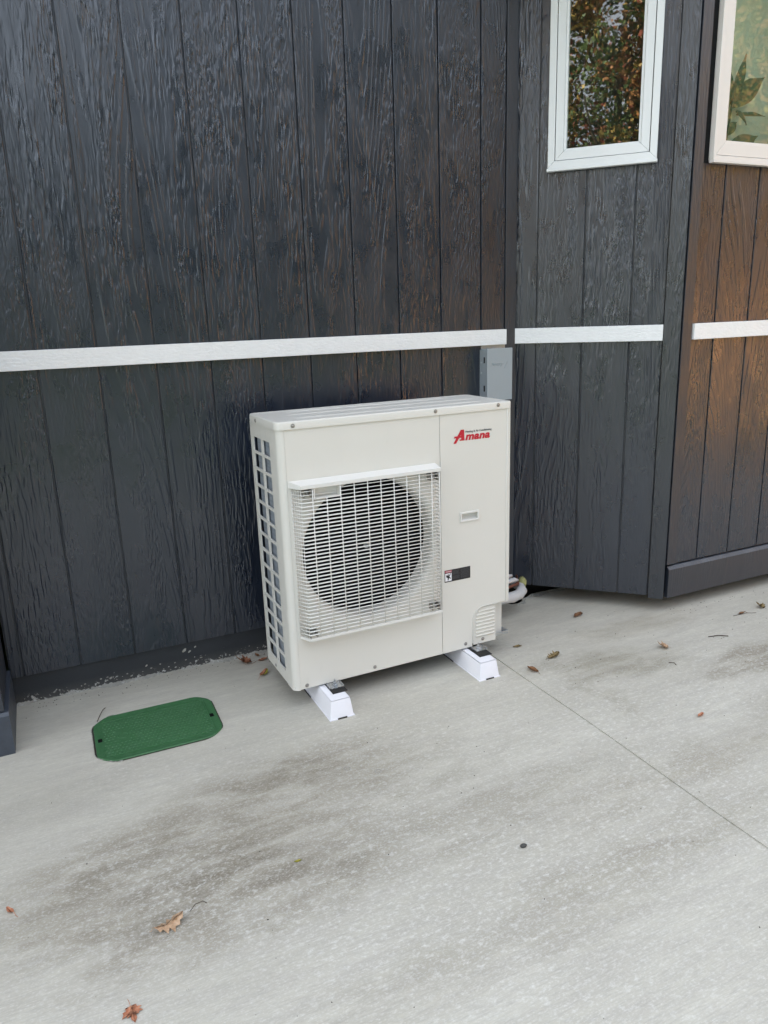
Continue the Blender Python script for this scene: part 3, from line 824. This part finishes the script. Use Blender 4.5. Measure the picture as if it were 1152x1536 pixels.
# corner clips
for x, z in ((.084, .738), (.582, .735), (.078, .222), (.582, .222)):
    m = MB(); m.box(x-.016, x-.012, -.040, -.001, z-.014, z+.014, .001); m.box(x+.010, x+.014, -.040, -.001, z-.014, z+.014, .001); m.box(x-.012, x+.010, -.012, -.001, z-.010, z+.010, .001)
    m.lathe([(0, -.030), (.006, -.030), (.007, -.026), (.007, -.012), (0, -.012)], (x, 0, z), 'y', 12)
    m.obj('corner_clip', M['screw'], gr)
# pull handle pocket on the service panel
m = MB()
hx0, hx1, hz0, hz1 = .7105, .7965, .5330, .5720
def framebox(m, x0, x1, z0, z1, t, y0, y1):
    m.box(x0, x1, y0, y1, z0, z0+t, .0008); m.box(x0, x1, y0, y1, z1-t, z1, .0008); m.box(x0, x0+t, y0, y1, z0+t, z1-t, .0008); m.box(x1-t, x1, y0, y1, z0+t, z1-t, .0008)
framebox(m, hx0, hx1, hz0, hz1, .007, -.0045, -.0003)
m.obj('handle_frame', G, hp)
m = MB(); m.box(hx0+.003, hx1-.003, .0165, .0175, hz0, hz1); m.prism([(.0019, hz0+.0029), (.0164, hz0+.012), (.0164, hz0+.011), (.0019, hz0+.0019)], hx0+.003, hx1-.003, 'x')
m.box(hx0+.002, hx0+.003, .0019, .0164, hz0, hz1); m.box(hx1-.003, hx1-.002, .0019, .0164, hz0, hz1); m.box(hx0+.003, hx1-.003, .0019, .0164, hz1-.003, hz1-.002)
m.obj('handle_recess', G, hp)
# screws
sm = MB(); sm.lathe([(0, -.0030), (.0030, -.0028), (.0042, -.0018), (.0046, -.0004), (.0075, -.0003), (.0075, 0), (0, 0)], (0,0,0), 'y', 14); sm.box(-.0028, .0028, -.0034, -.0029, -.0006, .0006); sme = sm.mesh('screw', M['screw'], 40)
for x, y, z in [(.057, -.0046, .968), (.607, -.0046, .9705), (.882, -.0046, .972), (.050, -.0002, .0115), (.326, -.0002, .017), (.733, -.0002, .0185), (.818, .0043, .020)]:
    o = bpy.data.objects.new('screw', sme); o.location = (x, y, z); link(o, hp)
for v, z in ((.21, .016), (.226, .967)):
    o = bpy.data.objects.new('screw', sme); o.location = (-.0001 if z < .5 else -.0036, v, z); o.rotation_euler = (0, 0, -PI/2); link(o, hp)

# text as mesh
def text_mesh(name, s, size, mat, shear=0, offset=0, extrude=.0003, align='LEFT', xs=1.0, bold=0):
    cu = bpy.data.curves.new(name, 'FONT'); cu.body = s; cu.size = size; cu.shear = shear; cu.offset = offset; cu.extrude = extrude; cu.align_x = align
    cu.space_character = xs
    o = bpy.data.objects.new(name, cu); COL.objects.link(o)
    dg = bpy.context.evaluated_depsgraph_get(); dg.update()
    me = bpy.data.meshes.new_from_object(o.evaluated_get(dg)); bpy.data.objects.remove(o); bpy.data.curves.remove(cu)
    me.materials.clear(); me.materials.append(mat)
    return me
def on_front(name, me, x, z, parent, y=-.0006, scale=(1,1,1)):
    o = bpy.data.objects.new(name, me); o.location = (x, y, z); o.rotation_euler = (PI/2, 0, 0); o.scale = scale
    return link(o, parent)
badge = empty('brand_badge', (0,0,0), parent=hp)
# heavy slanted brand lettering: big first letter drawn as strokes, the rest from the built-in face
def strokes(name, polys, parent, mat, y0=-.0011, y1=-.0003):
    m = MB()
    for i, p in enumerate(polys): m.prism(p, y0-.00004*i, y1, 'y')
    return m.obj(name, mat, parent)
bx, bz = .690, .8520
Apoly = [[(bx-.006, bz-.010), (bx+.006, bz-.010), (bx+.040, bz+.040), (bx+.027, bz+.040)],
         [(bx+.026, bz+.040), (bx+.041, bz+.040), (bx+.043, bz-.001), (bx+.029, bz-.001)],
         [(bx-.003, bz+.010), (bx+.036, bz+.010), (bx+.037, bz+.017), (bx-.001, bz+.017)],
         [(bx+.022, bz-.001), (bx+.029, bz-.001), (bx+.029, bz+.004), (bx+.022, bz+.004)]]
strokes('letter', Apoly, badge, M['red'])
tm = text_mesh('letter', 'mana', .040, M['red'], shear=.22, offset=.0016, xs=1.06)
on_front('letter', tm, bx+.046, bz, badge, y=-.0008, scale=(1.22, .98, 1))
tg = text_mesh('tagline', 'Heating & Air Conditioning', .0108, M['textgrey'], offset=.0001)
on_front('tagline', tg, bx+.047, bz+.0275, badge, y=-.0007, scale=(.98, 1, 1))
# warning label
lb = empty('warning_label', (0,0,0), parent=hp)
m = MB(); m.box(.6385, .7560, -.0009, -.0003, .2990, .3480); m.obj('label_sheet', M['labelblack'], lb)
m = MB(); m.box(.6405, .6705, -.0012, -.00092, .3375, .3465); m.obj('header_strip', M['labelred'], lb)
m = MB(); m.box(.6410, .6700, -.0012, -.00092, .3030, .3350); m.obj('symbol_field', M['labelwhite'], lb)
m = MB(); m.prism([(.644, .330), (.650, .326), (.654, .332), (.657, .330), (.656, .323), (.664, .334), (.6665, .333), (.660, .320), (.667, .314), (.665, .311), (.658, .315), (.655, .306), (.652, .307), (.652, .316), (.646, .320)], -.0015, -.00122, 'y'); m.obj('hand_symbol', M['labelblack'], lb)
tw = text_mesh('warning_word', 'WARNING', .0062, M['labelwhite']); on_front('warning_word', tw, .6425, .3398, lb, y=-.0014, scale=(.88, 1, 1))
rr = random.Random(3)
m = MB()
for c0, c1, r0, r1 in ((.6735, .7060, .3445, .3260), (.6735, .7060, .3205, .3060), (.7110, .7520, .3440, .3060)):
    z = r0
    while z > r1:
        x = c0
        while x < c1-.003:
            wd_ = rr.uniform(.003, .009); m.box(x, min(x+wd_, c1), -.0011, -.00095, z-.0011, z); x += wd_+.0012
        z -= .0029
m.obj('small_print', M['labelgrey'], lb, kind='stuff')
# feet
for x in (.838-UX, 1.468-UX):
    xo = x
    f = empty('foot', (xo, 0, 0), parent=hp)
    m = MB(); m.box(-.027, .027, -.048, .34, -.0036, -.0012); m.box(-.027, -.0247, -.048, -.002, -.0012, .004); m.box(.0247, .027, -.048, -.002, -.0012, .004); m.box(-.0247, .0247, .010, .30, -.0012, .0); m.obj('foot_plate', M['zinc'], f)
    m = MB(); m.lathe([(0, .022), (.0035, .021), (.004, .012), (.0085, .0118), (.0085, .0045), (.0125, .004), (.0125, -.0010), (0, -.0010)], (0, -.024, 0), 'z', 6, smooth=False); m.obj('foot_bolt', M['zinc'], f)

# riser blocks
def riser(x, label):
    r = empty('riser_block', (x, -.672, 0), UT*.3, label=label, cat='mounting block', group='white blocks under the heat pump')
    L_, zt_ = .455, .0725
    m = MB(); bm = m.bm
    A = [(-.0485, 0), (.0485, 0), (.0485, L_), (-.0485, L_)]; lv = []
    for k, z in ((0, 0), (0, .0035), (-.003, .0036), (-.0115, zt_-.003), (-.0135, zt_)):
        lv.append([bm.verts.new((sx*(.0485+k), (-k if sy == 0 else L_+k), z)) for sx, sy in ((-1, 0), (1, 0), (1, 1), (-1, 1))])
    for a_, b_ in zip(lv, lv[1:]):
        for j in range(4): bm.faces.new((a_[j], a_[(j+1) % 4], b_[(j+1) % 4], b_[j]))
    bm.faces.new(lv[-1]); bm.faces.new(lv[0][::-1])
    bmesh.ops.recalc_face_normals(bm, faces=bm.faces[:])
    es = [e for e in bm.edges if abs(e.verts[0].co.z-e.verts[1].co.z) > .03 or all(v.co.z > zt_-.0005 for v in e.verts)]
    bmesh.ops.bevel(bm, geom=es, offset=.003, segments=3, affect='EDGES', profile=.5)
    m.obj('block_body', M['plastic_white'], r, smooth=35)
    m = MB(); m.box(-.018, .018, -.0006, .006, -.0, .0045); m.obj('drain_slot', M['debris'], r)
    m = MB(); m.box(-.051, -.0492, .20, .30, 0, .004); m.obj('rubber_foot', M['rubber'], r)
    m = MB(); m.box(-.012, .046-.0, .055, .40, zt_+.0003, zt_+.0030, .0008); m.obj('rubber_pad', M['rubber'], r); 
    return r
riser(.8215, 'white plastic block under the left front foot of the heat pump')
riser(1.4460, 'white plastic block under the right front foot of the heat pump')

# ------------------------------------------------------------------ electrical box
eb = empty('electrical_box', (1.8205, 0, 1.010), label='small grey electrical disconnect box on the wall under the white band', cat='electrical box')
m = MB(); m.box(.0, .131, -.052, -.0005, 0, .2235, .0015, 2); m.obj('box_body', M['boxgrey'], eb)
m = MB(); m.box(-.0012, .1325, -.0665, -.0525, -.003, .2275, .0012, 2); m.obj('box_cover', M['boxgrey'], eb)
m = MB(); m.box(.006, .134, -.0045, -.0006, .2242, .2410); m.obj('mounting_flange', M['boxgalv'], eb)
for z in (.052, .178):
    m = MB(); m.box(-.0022, -.0002, -.046, -.038, z-.013, z+.013, .0005); m.obj('knockout_slot', M['black_metal'], eb)
for y, z in ((-.014, .165), (-.016, .120)):
    m = MB(); m.lathe([(0, -.003), (.003, -.002), (.004, 0)], (0, y, z), 'x', 10); m.obj('rivet', M['boxgalv'], eb)
te = text_mesh('embossed_lettering', 'Sentry', .023, M['boxgrey'], shear=.15, extrude=.0012)
o = bpy.data.objects.new('embossed_lettering', te); o.location = (.020, -.0668, .153); o.rotation_euler = (PI/2, 0, 0); link(o, eb)
m = MB(); m.prism([(.088, .138), (.091, .138), (.108, .170), (.104, .170)], -.0682, -.0664, 'y'); m.obj('embossed_slash', M['boxgrey'], eb)
m = MB(); m.tube([(1.86, -.03, 1.0095), (1.86, -.03, .25), (1.84, -.06, .2)], .011, 10); m.tube([(1.86, -.03, .98), (1.86, -.03, 1.0095)], .016, 10)
m.obj('flexible_conduit', M['boxgrey'], label='grey conduit running down behind the heat pump from the box', cat='conduit')

# ------------------------------------------------------------------ pipe bundle
pb = empty('pipe_bundle', (0,0,0), label='white wrapped refrigerant pipe bending from the heat pump into the bay', cat='pipe')
pts = [(1.62, -.22, .135), (1.72, -.215, .118), (1.80, -.212, .108), (1.87, -.208, .104), (1.915, -.196, .106), (1.945, -.172, .110), (1.965, -.135, .112), (1.985, -.06, .105), (2.0, .03, .09)]
rads = [.025, .025, .0245, .025, .024, .0245, .0225, .020, .020]
P2, R2_ = [], []
for i in range(len(pts)-1):
    for j in range(4):
        f = j/4; P2.append(Vector(pts[i]).lerp(Vector(pts[i+1]), f)); R2_.append(rads[i]*(1-f)+rads[i+1]*f+(.0012 if j == 0 else 0)+random.uniform(-.0006, .0006))
m = MB(); m.tube(P2, R2_, 18); m.obj('wrapped_pipe', M['insul'], pb)
m = MB(); m.tube([(1.975, -.135, .118), (1.995, -.11, .128), (2.012, -.08, .132)], [.018, .021, .013], 9); m.obj('foam_plug', M['foamgreen'], pb)
m = MB(); m.tube([(1.66, -.19, .165), (1.78, -.185, .150), (1.86, -.18, .143), (1.93, -.165, .146), (1.98, -.08, .15)], .007, 8); m.obj('drain_line', M['copper'], pb)
m = MB(); m.tube([(1.845, -.165, .150), (1.875, -.160, .163), (1.915, -.155, .166), (1.94, -.15, .157)], [.006, .010, .011, .006], 10)
m.tube([(1.875, -.13, .168), (1.900, -.125, .176), (1.925, -.12, .174)], [.005, .010, .007], 9); m.obj('tape_wad', M['insul'], pb)

# ------------------------------------------------------------------ valve box lid
vl = empty('valve_box_lid', (.0, 0, 0), label='green plastic irrigation valve box lid set in the concrete beside the heat pump', cat='valve box lid')
vc = (.214, -.4135); hw, hd = .2105, .1585; vr = -.012
def oct_(d, c=.046):
    x, y = hw-d, hd-d; c = max(.004, c-d*.5)
    base = [(-x+c, -y), (x-c, -y), (x, -y+c), (x, y-c), (x-c, y), (-x+c, y), (-x, y-c), (-x, -y+c)]
    out = []
    for i in range(8):                                     # soften each corner
        p, a, b = Vector(base[i]), Vector(base[i-1]), Vector(base[(i+1) % 8])
        r = min(.024, c*.5)
        p0 = p+(a-p).normalized()*r; p1 = p+(b-p).normalized()*r
        for t_ in (0, .33, .66, 1):
            q = p0*(1-t_)**2+2*p*t_*(1-t_)+p1*t_**2; out.append((q.x, q.y))
    return out
R0 = Matrix.Rotation(vr, 3, 'Z')
m = MB(); bm = m.bm; rings = []
for d, z in ((0, -.004), (0, .0035), (.0022, .0055), (.012, .0056), (.0165, .0040), (.026, .0038)):
    rings.append([bm.verts.new(R0 @ Vector((x, y, z))+Vector((vc[0], vc[1], 0))) for x, y in oct_(d)])
n = len(rings[0])
for a_, b_ in zip(rings, rings[1:]):
    for j in range(n): bm.faces.new((a_[j], a_[(j+1) % n], b_[(j+1) % n], b_[j]))
bm.faces.new(rings[-1])
m.obj('lid_plate', M['green'], vl, smooth=30)
m = MB(); bm = m.bm                                        # raised tread pattern: diamonds in staggered rows
for r_ in range(15):
    for c_ in range(28):
        x = -.178+c_*.0132+(.0066 if r_ % 2 else 0); y = -.116+r_*.0166
        if abs(x+.118) < .022 and abs(y) < .045: continue
        if abs(x) > .178: continue
        ll, ww, hh = .0044, .0021, .0024
        vv = [bm.verts.new(R0 @ Vector((x+dx, y+dy, z))+Vector((vc[0], vc[1], 0))) for dx, dy, z in ((-ll, 0, .0036), (0, -ww, .0036), (ll, 0, .0036), (0, ww, .0036), (0, 0, .0036+hh))]
        for j in range(4): bm.faces.new((vv[j], vv[(j+1) % 4], vv[4]))
m.obj('tread_studs', M['green'], vl, kind='stuff')
m = MB()
for x0, x1 in ((-.186, -.1845), (.1815, .183)):
    m.box(x0, x1, -.118, .118, .0036, .0052)
m.box(-.184, .181, -.1225, -.121, .0036, .0050); m.box(-.184, .181, .121, .1225, .0036, .0050)
for v in m.bm.verts: v.co = R0 @ v.co+Vector((vc[0], vc[1], 0))
m.obj('border_rib', M['green'], vl)
for x, y in ((-.194, -.006), (.190, -.012)):
    m = MB(); m.box(x-.007, x+.007, y-.011, y+.011, .0050, .0063, .0005)
    for v in m.bm.verts: v.co = R0 @ v.co+Vector((vc[0], vc[1], 0))
    m.obj('lock_slot', M['black_metal'], vl)
m = MB(); m.lathe([(.016, .0037), (.0165, .0046), (.018, .0046), (.0185, .0037)], (vc[0]-.118, vc[1]-.002, 0), 'z', 28); m.obj('finger_ring', M['green'], vl)
# crumbly rim of concrete and dark gap round the lid
m = MB(); bm = m.bm; pts0 = oct_(-.0045, .055); pts1 = oct_(-.0005, .053); a_, b_ = [], []
for (x, y), (x2, y2) in zip(pts0, pts1):
    a_.append(bm.verts.new(R0 @ Vector((x+random.uniform(-.001, .001), y+random.uniform(-.001, .001), .0012))+Vector((vc[0], vc[1], 0)))); b_.append(bm.verts.new(R0 @ Vector((x2, y2, .0014))+Vector((vc[0], vc[1], 0))))
for j in range(len(a_)): bm.faces.new((a_[j], a_[(j+1) % len(a_)], b_[(j+1) % len(a_)], b_[j]))
m.obj('rim_gap', M['debris'], vl)
rimp = [R0 @ Vector((x, y, 0))+Vector((vc[0], vc[1], 0)) for x, y in oct_(-.006, .056)]
# left and bottom-left stretch only
lef = [p for p in rimp if p.x < vc[0]-.13]
lef.sort(key=lambda p: math.atan2(p.y-vc[1], (p.x-vc[0])) % (2*PI)); 
ragged('mortar_line', [tuple(p) for p in lef[::-1]], -.006, .0035, M['mortar'], 5, label='thin crumbly cement ridge at the left end of the green lid')

# ------------------------------------------------------------------ leaves, twigs, debris
def outline(kind):
    if kind == 'maple':
        pr = [(0,-.06), (.16,-.02), (.30,-.16), (.30,.0), (.52,.02), (.42,.16), (.62,.36), (.34,.34), (.30,.46), (.16,.40), (.16,.66), (0,.92)]
    elif kind == 'oak':
        pr = [(0,-.5), (.07,-.40), (.16,-.34), (.10,-.22), (.28,-.14), (.15,-.02), (.34,.08), (.17,.18), (.30,.30), (.14,.36), (.15,.46), (0,.55)]
    else:
        pr = [(0,-.5), (.09,-.38), (.17,-.2), (.20,.0), (.17,.2), (.09,.38), (0,.5)]
    return pr
def leaf(name, x, y, L_, rz, kind, mat, curl, label, fold=.25, stem_=.35, tilt=0.0, mat2=None, seed=0, group=None):
    r = random.Random(seed+int(x*1000))
    pr = outline(kind); m = MB(); bm = m.bm
    c = []; le = []; ri = []
    y0 = pr[0][1]; mid = .0
    for (a, b) in pr:
        def z(u, v):
            return L_*(curl*(v**2)*1.1+fold*abs(u)*1.0+curl*.6*u*u*3+.02*math.sin(u*14+v*9+seed))
        c.append((0, b)); 
    # triangulated fan strip between midrib and margin
    def zz(u, v): return L_*(curl*(v*v)+fold*abs(u)+.025*math.sin(u*13+v*11+seed)+.02*math.sin(v*23+seed))
    V = lambda u, v: bm.verts.new((u*L_, v*L_, zz(u, v)))
    mids = [V(0, b if i else b) for i, (a, b) in enumerate(pr)]
    for sgn in (-1, 1):
        prev = mids[0]; ph = None
        rim = [mids[0]]+[V(sgn*a*r.uniform(.88, 1.1), b) for a, b in pr[1:-1]]+[mids[-1]]
        half = [mids[0]]+[V(sgn*a*.5, b) for a, b in pr[1:-1]]+[mids[-1]]
        for i in range(len(pr)-1):
            for A_, B_ in ((mids, half), (half, rim)):
                q = [A_[i], A_[i+1], B_[i+1], B_[i]]
                q = list(dict.fromkeys(q))
                if len(q) >= 3:
                    try:
                        f = bm.faces.new(q); f.smooth = True
                        if mat2 and sgn > 0: f.material_index = 1
                    except ValueError: pass
    if stem_:
        m.tube([(0, pr[0][1]*L_, zz(0, pr[0][1])), (r.uniform(-.06, .06)*L_, (pr[0][1]-stem_*.5)*L_, L_*.02), (r.uniform(-.12, .12)*L_, (pr[0][1]-stem_)*L_, L_*.012)], .0006, 5)
    zmin = min(v.co.z for v in bm.verts)
    for v in bm.verts: v.co.z -= zmin
    o = bpy.data.objects.new(name, m.mesh(name, [mat, mat2] if mat2 else mat, fix=False)); o.location = (x, y, .0008); o.rotation_euler = (tilt, tilt*.5, rz)
    if tilt: o.location.z += abs(tilt)*L_*.35
    return link(o, None, label, 'leaf', group or 'fallen leaves on the concrete')
D = math.radians
leaf('fallen_leaf', .094, -1.362, .072, D(-74), 'oak', M['leaf_tan'], .55, 'large tan lobed oak leaf curled up in the lower left of the patio', fold=-.45, stem_=.12)
leaf('fallen_leaf', -.014, -1.552, .038, D(186), 'maple', M['leaf_orange'], -.15, 'small orange maple leaf at the bottom edge of the photo', fold=-.18, stem_=.6)
leaf('fallen_leaf', -.250, -1.130, .034, D(30), 'oval', M['leaf_orange'], .8, 'tiny curled orange leaf at the far left of the patio', fold=.5, stem_=.5)
leaf('fallen_leaf', .642, -.062, .062, D(85), 'maple', M['leaf_red'], .9, 'crumpled rusty leaf near the wall left of the heat pump', fold=.5, seed=2)
leaf('fallen_leaf', .700, -.070, .050, D(-80), 'oval', M['leaf_red'], .7, 'narrow rusty leaf right beside the lower left side of the heat pump', fold=.6, stem_=.6, seed=3)
leaf('fallen_leaf', .690, -.020, .034, D(20), 'oval', M['leaf_brown'], .9, 'small dark leaf scrap against the wall behind the rusty leaves', fold=.7, stem_=0, seed=4)
leaf('fallen_leaf', .668, -.198, .070, D(-40), 'oval', M['leaf_orange'], .5, 'half green half orange oval leaf beside the heat pump', fold=.35, mat2=M['leaf_yellow'], seed=5)
leaf('fallen_leaf', 2.150, -.342, .072, D(-72), 'oval', M['leaf_brown'], .35, 'reddish brown curled leaf in front of the bay wall', fold=.9, stem_=0, seed=6)
leaf('fallen_leaf', 1.709, -.480, .046, D(80), 'oval', M['leaf_olive'], .3, 'small grey brown leaf just right of the louvred corner', fold=.4, stem_=0, seed=7)
leaf('fallen_leaf', 1.777, -.635, .068, D(-78), 'oak', M['leaf_olive'], .6, 'olive brown ribbed leaf upper right of the concrete joint', fold=.55, stem_=.1, seed=8)
leaf('fallen_leaf', 1.634, -.694, .060, D(12), 'oval', M['leaf_brown'], .5, 'brown folded leaf lying right beside the concrete joint', fold=.8, stem_=.2, seed=9)
leaf('fallen_leaf', 2.246, -.794, .046, D(60), 'maple', M['leaf_tan'], .8, 'thin pale brown leaf fragment in the middle of the right slab', fold=.5, seed=10)
leaf('fallen_leaf', 1.939, -1.256, .038, D(-75), 'oval', M['leaf_orange'], .5, 'small orange brown leaf alone on the lower right slab', fold=.7, stem_=0, seed=11)
leaf('fallen_leaf', 2.955, -.690, .040, D(10), 'maple', M['leaf_olive'], .6, 'small olive tuft of leaf at the right edge near the bay', fold=.5, seed=12)
leaf('fallen_leaf', 2.815, -.690, .040, D(85), 'oval', M['leaf_brown'], .8, 'dark brown thin leaf beside the olive leaf at the right edge', fold=.8, seed=13)
leaf('fallen_leaf', .442, -1.291, .022, D(85), 'oval', M['leaf_yellow'], .3, 'tiny yellowish leaf bit in the middle of the left slab', fold=.2, stem_=0, seed=14)
def twig(pts, r, label):
    m = MB(); m.tube([(x, y, z+r) for x, y, z in pts], r, 5); o = m.obj('twig', M['twig']); o['label'] = label; o['category'] = 'twig'; return o
twig([(.022, -.268, .001), (.035, -.235, .006), (.048, -.205, .010), (.058, -.182, .004)], .0014, 'dark thin twig above the left end of the green lid')
twig([(2.48, -.800, .0), (2.52, -.815, .004), (2.56, -.835, .0)], .0018, 'straight dark twig on the concrete near the right side')
twig([(.150, -1.335, 0), (.166, -1.321, .003), (.185, -1.318, .002), (.193, -1.327, 0)], .0007, 'thin bent twig above the large oak leaf')
twig([(2.150, -.90, 0), (2.165, -.915, .002), (2.160, -.93, 0)], .0012, 'short hooked twig below the pale leaf fragment')
twig([(2.76, -.69, 0), (2.83, -.70, .004), (2.88, -.715, 0)], .0010, 'hair thin twig under the dark leaf at the right edge')
m = MB(); bmesh.ops.create_icosphere(m.bm, subdivisions=2, radius=.0085)
for v in m.bm.verts: v.co = Vector((v.co.x*1.25, v.co.y*.8, v.co.z*.6))*random.uniform(.9, 1.1)+Vector((0,0,.004))
m.obj('pebble', simple('dark_pebble', (.06,.06,.055), .8), loc=(1.002, -1.519, 0), smooth=60, label='small dark pebble alone on the lower middle slab', cat='pebble')
# dark crumbs: thickest near the wall, thin elsewhere
m = MB(); bm = m.bm
def crumb(x, y, s):
    q = bmesh.ops.create_icosphere(bm, subdivisions=1, radius=s)
    a = random.uniform(0, PI)
    for v in q['verts']:
        c_ = Vector((v.co.x*random.uniform(.8, 1.7), v.co.y*.8, v.co.z*.5)); v.co = Matrix.Rotation(a, 3, 'Z') @ c_+Vector((x, y, s*.35))
for i in range(150): crumb(random.uniform(-.24, 3.0), random.uniform(-2.1, -.05), random.uniform(.0007, .0021))
for i in range(90): crumb(random.uniform(-.22, .75), -.01-abs(random.gauss(0, .05)), random.uniform(.0008, .0024))
for i in range(60): crumb(random.uniform(1.6, 3.2), random.uniform(-.9, -.3), random.uniform(.0008, .0024))
for i in range(40): crumb(random.uniform(2.5, 3.4), random.gauss(-.52, .02), random.uniform(.001, .003))
m.obj('concrete_crumbs', M['debris'], kind='stuff', label='dark crumbs and grit scattered over the concrete')
# pale chips on the wall foot
m = MB(); bm = m.bm
for i in range(110):
    x = random.uniform(-.2, .75); z = abs(random.gauss(0, .02)); s = random.uniform(.0010, .0032)
    q = bmesh.ops.create_icosphere(bm, subdivisions=1, radius=s)
    for v in q['verts']: v.co = Vector((v.co.x*random.uniform(.8, 2.0)+x, v.co.y*.3+.0128, v.co.z+z+.002))
for x, z, s in ((.395, .083, .010), (.415, .072, .006), (.44, .088, .005), (.24, .05, .005), (.10, .03, .006)):
    q = bmesh.ops.create_icosphere(bm, subdivisions=2, radius=s)
    for v in q['verts']: v.co = Vector((v.co.x*random.uniform(.5, 1.1)+x+v.co.z*.5, v.co.y*.1+.0128, v.co.z*random.uniform(.7, 1)+z))
m.obj('mortar_chips', M['mortar'], kind='stuff', label='pale chips of mortar stuck to the foot of the dark wall')
# faint rings on the slab
for x, y in ((.719, -.964), (.800, -1.023)):
    m = MB(); m.lathe([(.0085, .0003), (.009, .0007), (.0105, .0007), (.011, .0003)], (x, y, 0), 'z', 24); m.obj('ring_stain', M['mortar'], kind='structure')

# ------------------------------------------------------------------ garden behind the camera (mirrored trees, plus trees and fence added for light)
def tree(x, y, h, cr, cz, nleaf, weights, label, seed, size=.09, gz=-.35, nc=150, spread=.12, mats=('crown_green', 'crown_dark', 'crown_yellow', 'crown_orange', 'crown_red')):
    r = np.random.default_rng(seed)
    root = empty('offscreen_tree', (x, y, gz), label=label, cat='tree')
    m = MB(); top = h*.75
    m.tube([(0,0,0), (.05,.02,h*.25), (0,.06,h*.5), (.06,0,top)], [.17, .13, .09, .03], 10)
    rnd = random.Random(seed); tips = []
    for i in range(16):
        a = i*2.4; z0 = h*(.25+.45*i/16); L_ = cr*(.95-.3*i/16)
        d = Vector((math.cos(a), math.sin(a), .55)); p0 = Vector((.02, .02, z0)); p1 = p0+d*L_*.5; p2 = p0+d*L_+Vector((0,0,.2))
        m.tube([p0, p1, p2], [.05, .03, .01], 6); tips += [p1, p2]
    m.obj('trunk', M['bark'], root)
    # leaf clumps
    cen = r.normal(size=(nc, 3)); cen /= np.linalg.norm(cen, axis=1)[:, None]; cen *= (r.random((nc, 1))**.38)
    cen = cen*np.array([cr, cr, (h-cz)*.5])+np.array([0, 0, (h+cz)/2])
    idx = r.integers(0, nc, nleaf); pos = cen[idx]+r.normal(size=(nleaf, 3))*spread*cr
    nrm_ = r.normal(size=(nleaf, 3)); nrm_ /= np.linalg.norm(nrm_, axis=1)[:, None]
    t1 = np.cross(nrm_, r.normal(size=(nleaf, 3))); t1 /= np.linalg.norm(t1, axis=1)[:, None]; t2 = np.cross(nrm_, t1)
    sz = size*(.6+.7*r.random((nleaf, 1)))
    quad = np.stack([pos-t1*sz*.55, pos+t2*sz*.42+t1*sz*.1, pos+t1*sz*.6, pos-t2*sz*.42+t1*sz*.1], 1).reshape(-1, 3)
    me = bpy.data.meshes.new('crown'); me.vertices.add(nleaf*4); me.vertices.foreach_set('co', quad.ravel())
    me.loops.add(nleaf*4); me.loops.foreach_set('vertex_index', np.arange(nleaf*4, dtype=np.int32))
    me.polygons.add(nleaf); me.polygons.foreach_set('loop_start', np.arange(0, nleaf*4, 4, dtype=np.int32)); me.polygons.foreach_set('loop_total', np.full(nleaf, 4, dtype=np.int32))
    for q in mats: me.materials.append(M[q])
    cm = r.choice(5, size=nc, p=weights); lm = r.choice(5, size=nleaf, p=weights)
    pick = np.where(r.random(nleaf) < .65, cm[idx], lm).astype(np.int32)
    me.polygons.foreach_set('material_index', pick); me.update(calc_edges=True); me.validate()
    link(bpy.data.objects.new('crown', me), root)
tree(-6.6, -8.2, 9.5, 3.0, 1.6, 60000, [.32, .14, .26, .16, .12], 'autumn maple with red and green leaves reflected in the narrow window', 5, .075, nc=340, spread=.055)
tree(13.2, -10.0, 7.6, 3.8, .2, 60000, [.08, .06, .44, .38, .04], 'dense golden autumn tree just beyond the cedar fence', 16, .09)
tree(17.0, -8.6, 7.0, 3.6, .2, 40000, [.08, .06, .40, .40, .06], 'added golden autumn tree out of view further right beyond the fence', 17, .10)
tree(16.0, -3.2, 6.5, 3.2, .2, 30000, [.06, .04, .40, .46, .04], 'added orange autumn tree out of view beside the right end of the house', 18, .10)  # this tree and the one above are added to warm the bay's light
for i, (x, y, h_, cr_, n_, lab) in enumerate([
    (21.0, -17.0, 13.0, 4.2, 26000, 'tallest added dark green tree at the far right of the garden'),
    (14.5, -17.5, 12.5, 4.2, 26000, 'tall added dark green tree behind the golden trees'),
    (8.5, -15.5, 10.5, 3.8, 24000, 'added dark green tree left of the golden trees'),
    (3.6, -15.0, 9.0, 3.6, 22000, 'round added dark green tree straight behind the camera'),
    (-2.4, -17.5, 5.6, 3.6, 16000, 'low added dark green tree left of the camera axis'),
    (-15.0, -14.0, 6.0, 3.8, 16000, 'low added dark green tree at the far left of the garden')]):
    tree(x, y, h_, cr_, .3, n_, [.36, .60, .03, .005, .005], lab, 30+i, .20, mats=('evergreen', 'evergreen_dark', 'crown_green', 'evergreen', 'evergreen'))  # unseen treeline, added so the siding gloss reflects dark below bright sky
fence = empty('added_fence', (0, -7.6, -.35), label='added sunlit cedar board fence out of view behind the camera', cat='fence')  # out of view, added as a warm reflection for the bay siding
bm_ = MB(); bm_.box(0, .14, 0, .02, 0, 2.0, .002); bme = bm_.mesh('fence_board', M['cedar'])
for i in range(80):
    o = bpy.data.objects.new('fence_board', bme); o.location = (8.6+.145*i, random.uniform(-.003, .003), random.uniform(-.01, .01)); link(o, fence)
for i in range(7):
    m = MB(); m.box(-.05, .05, -.12, -.02, 0, 1.95, .004); m.obj('fence_post', M['cedar'], fence, loc=(8.8+2.1*i, 0, 0))
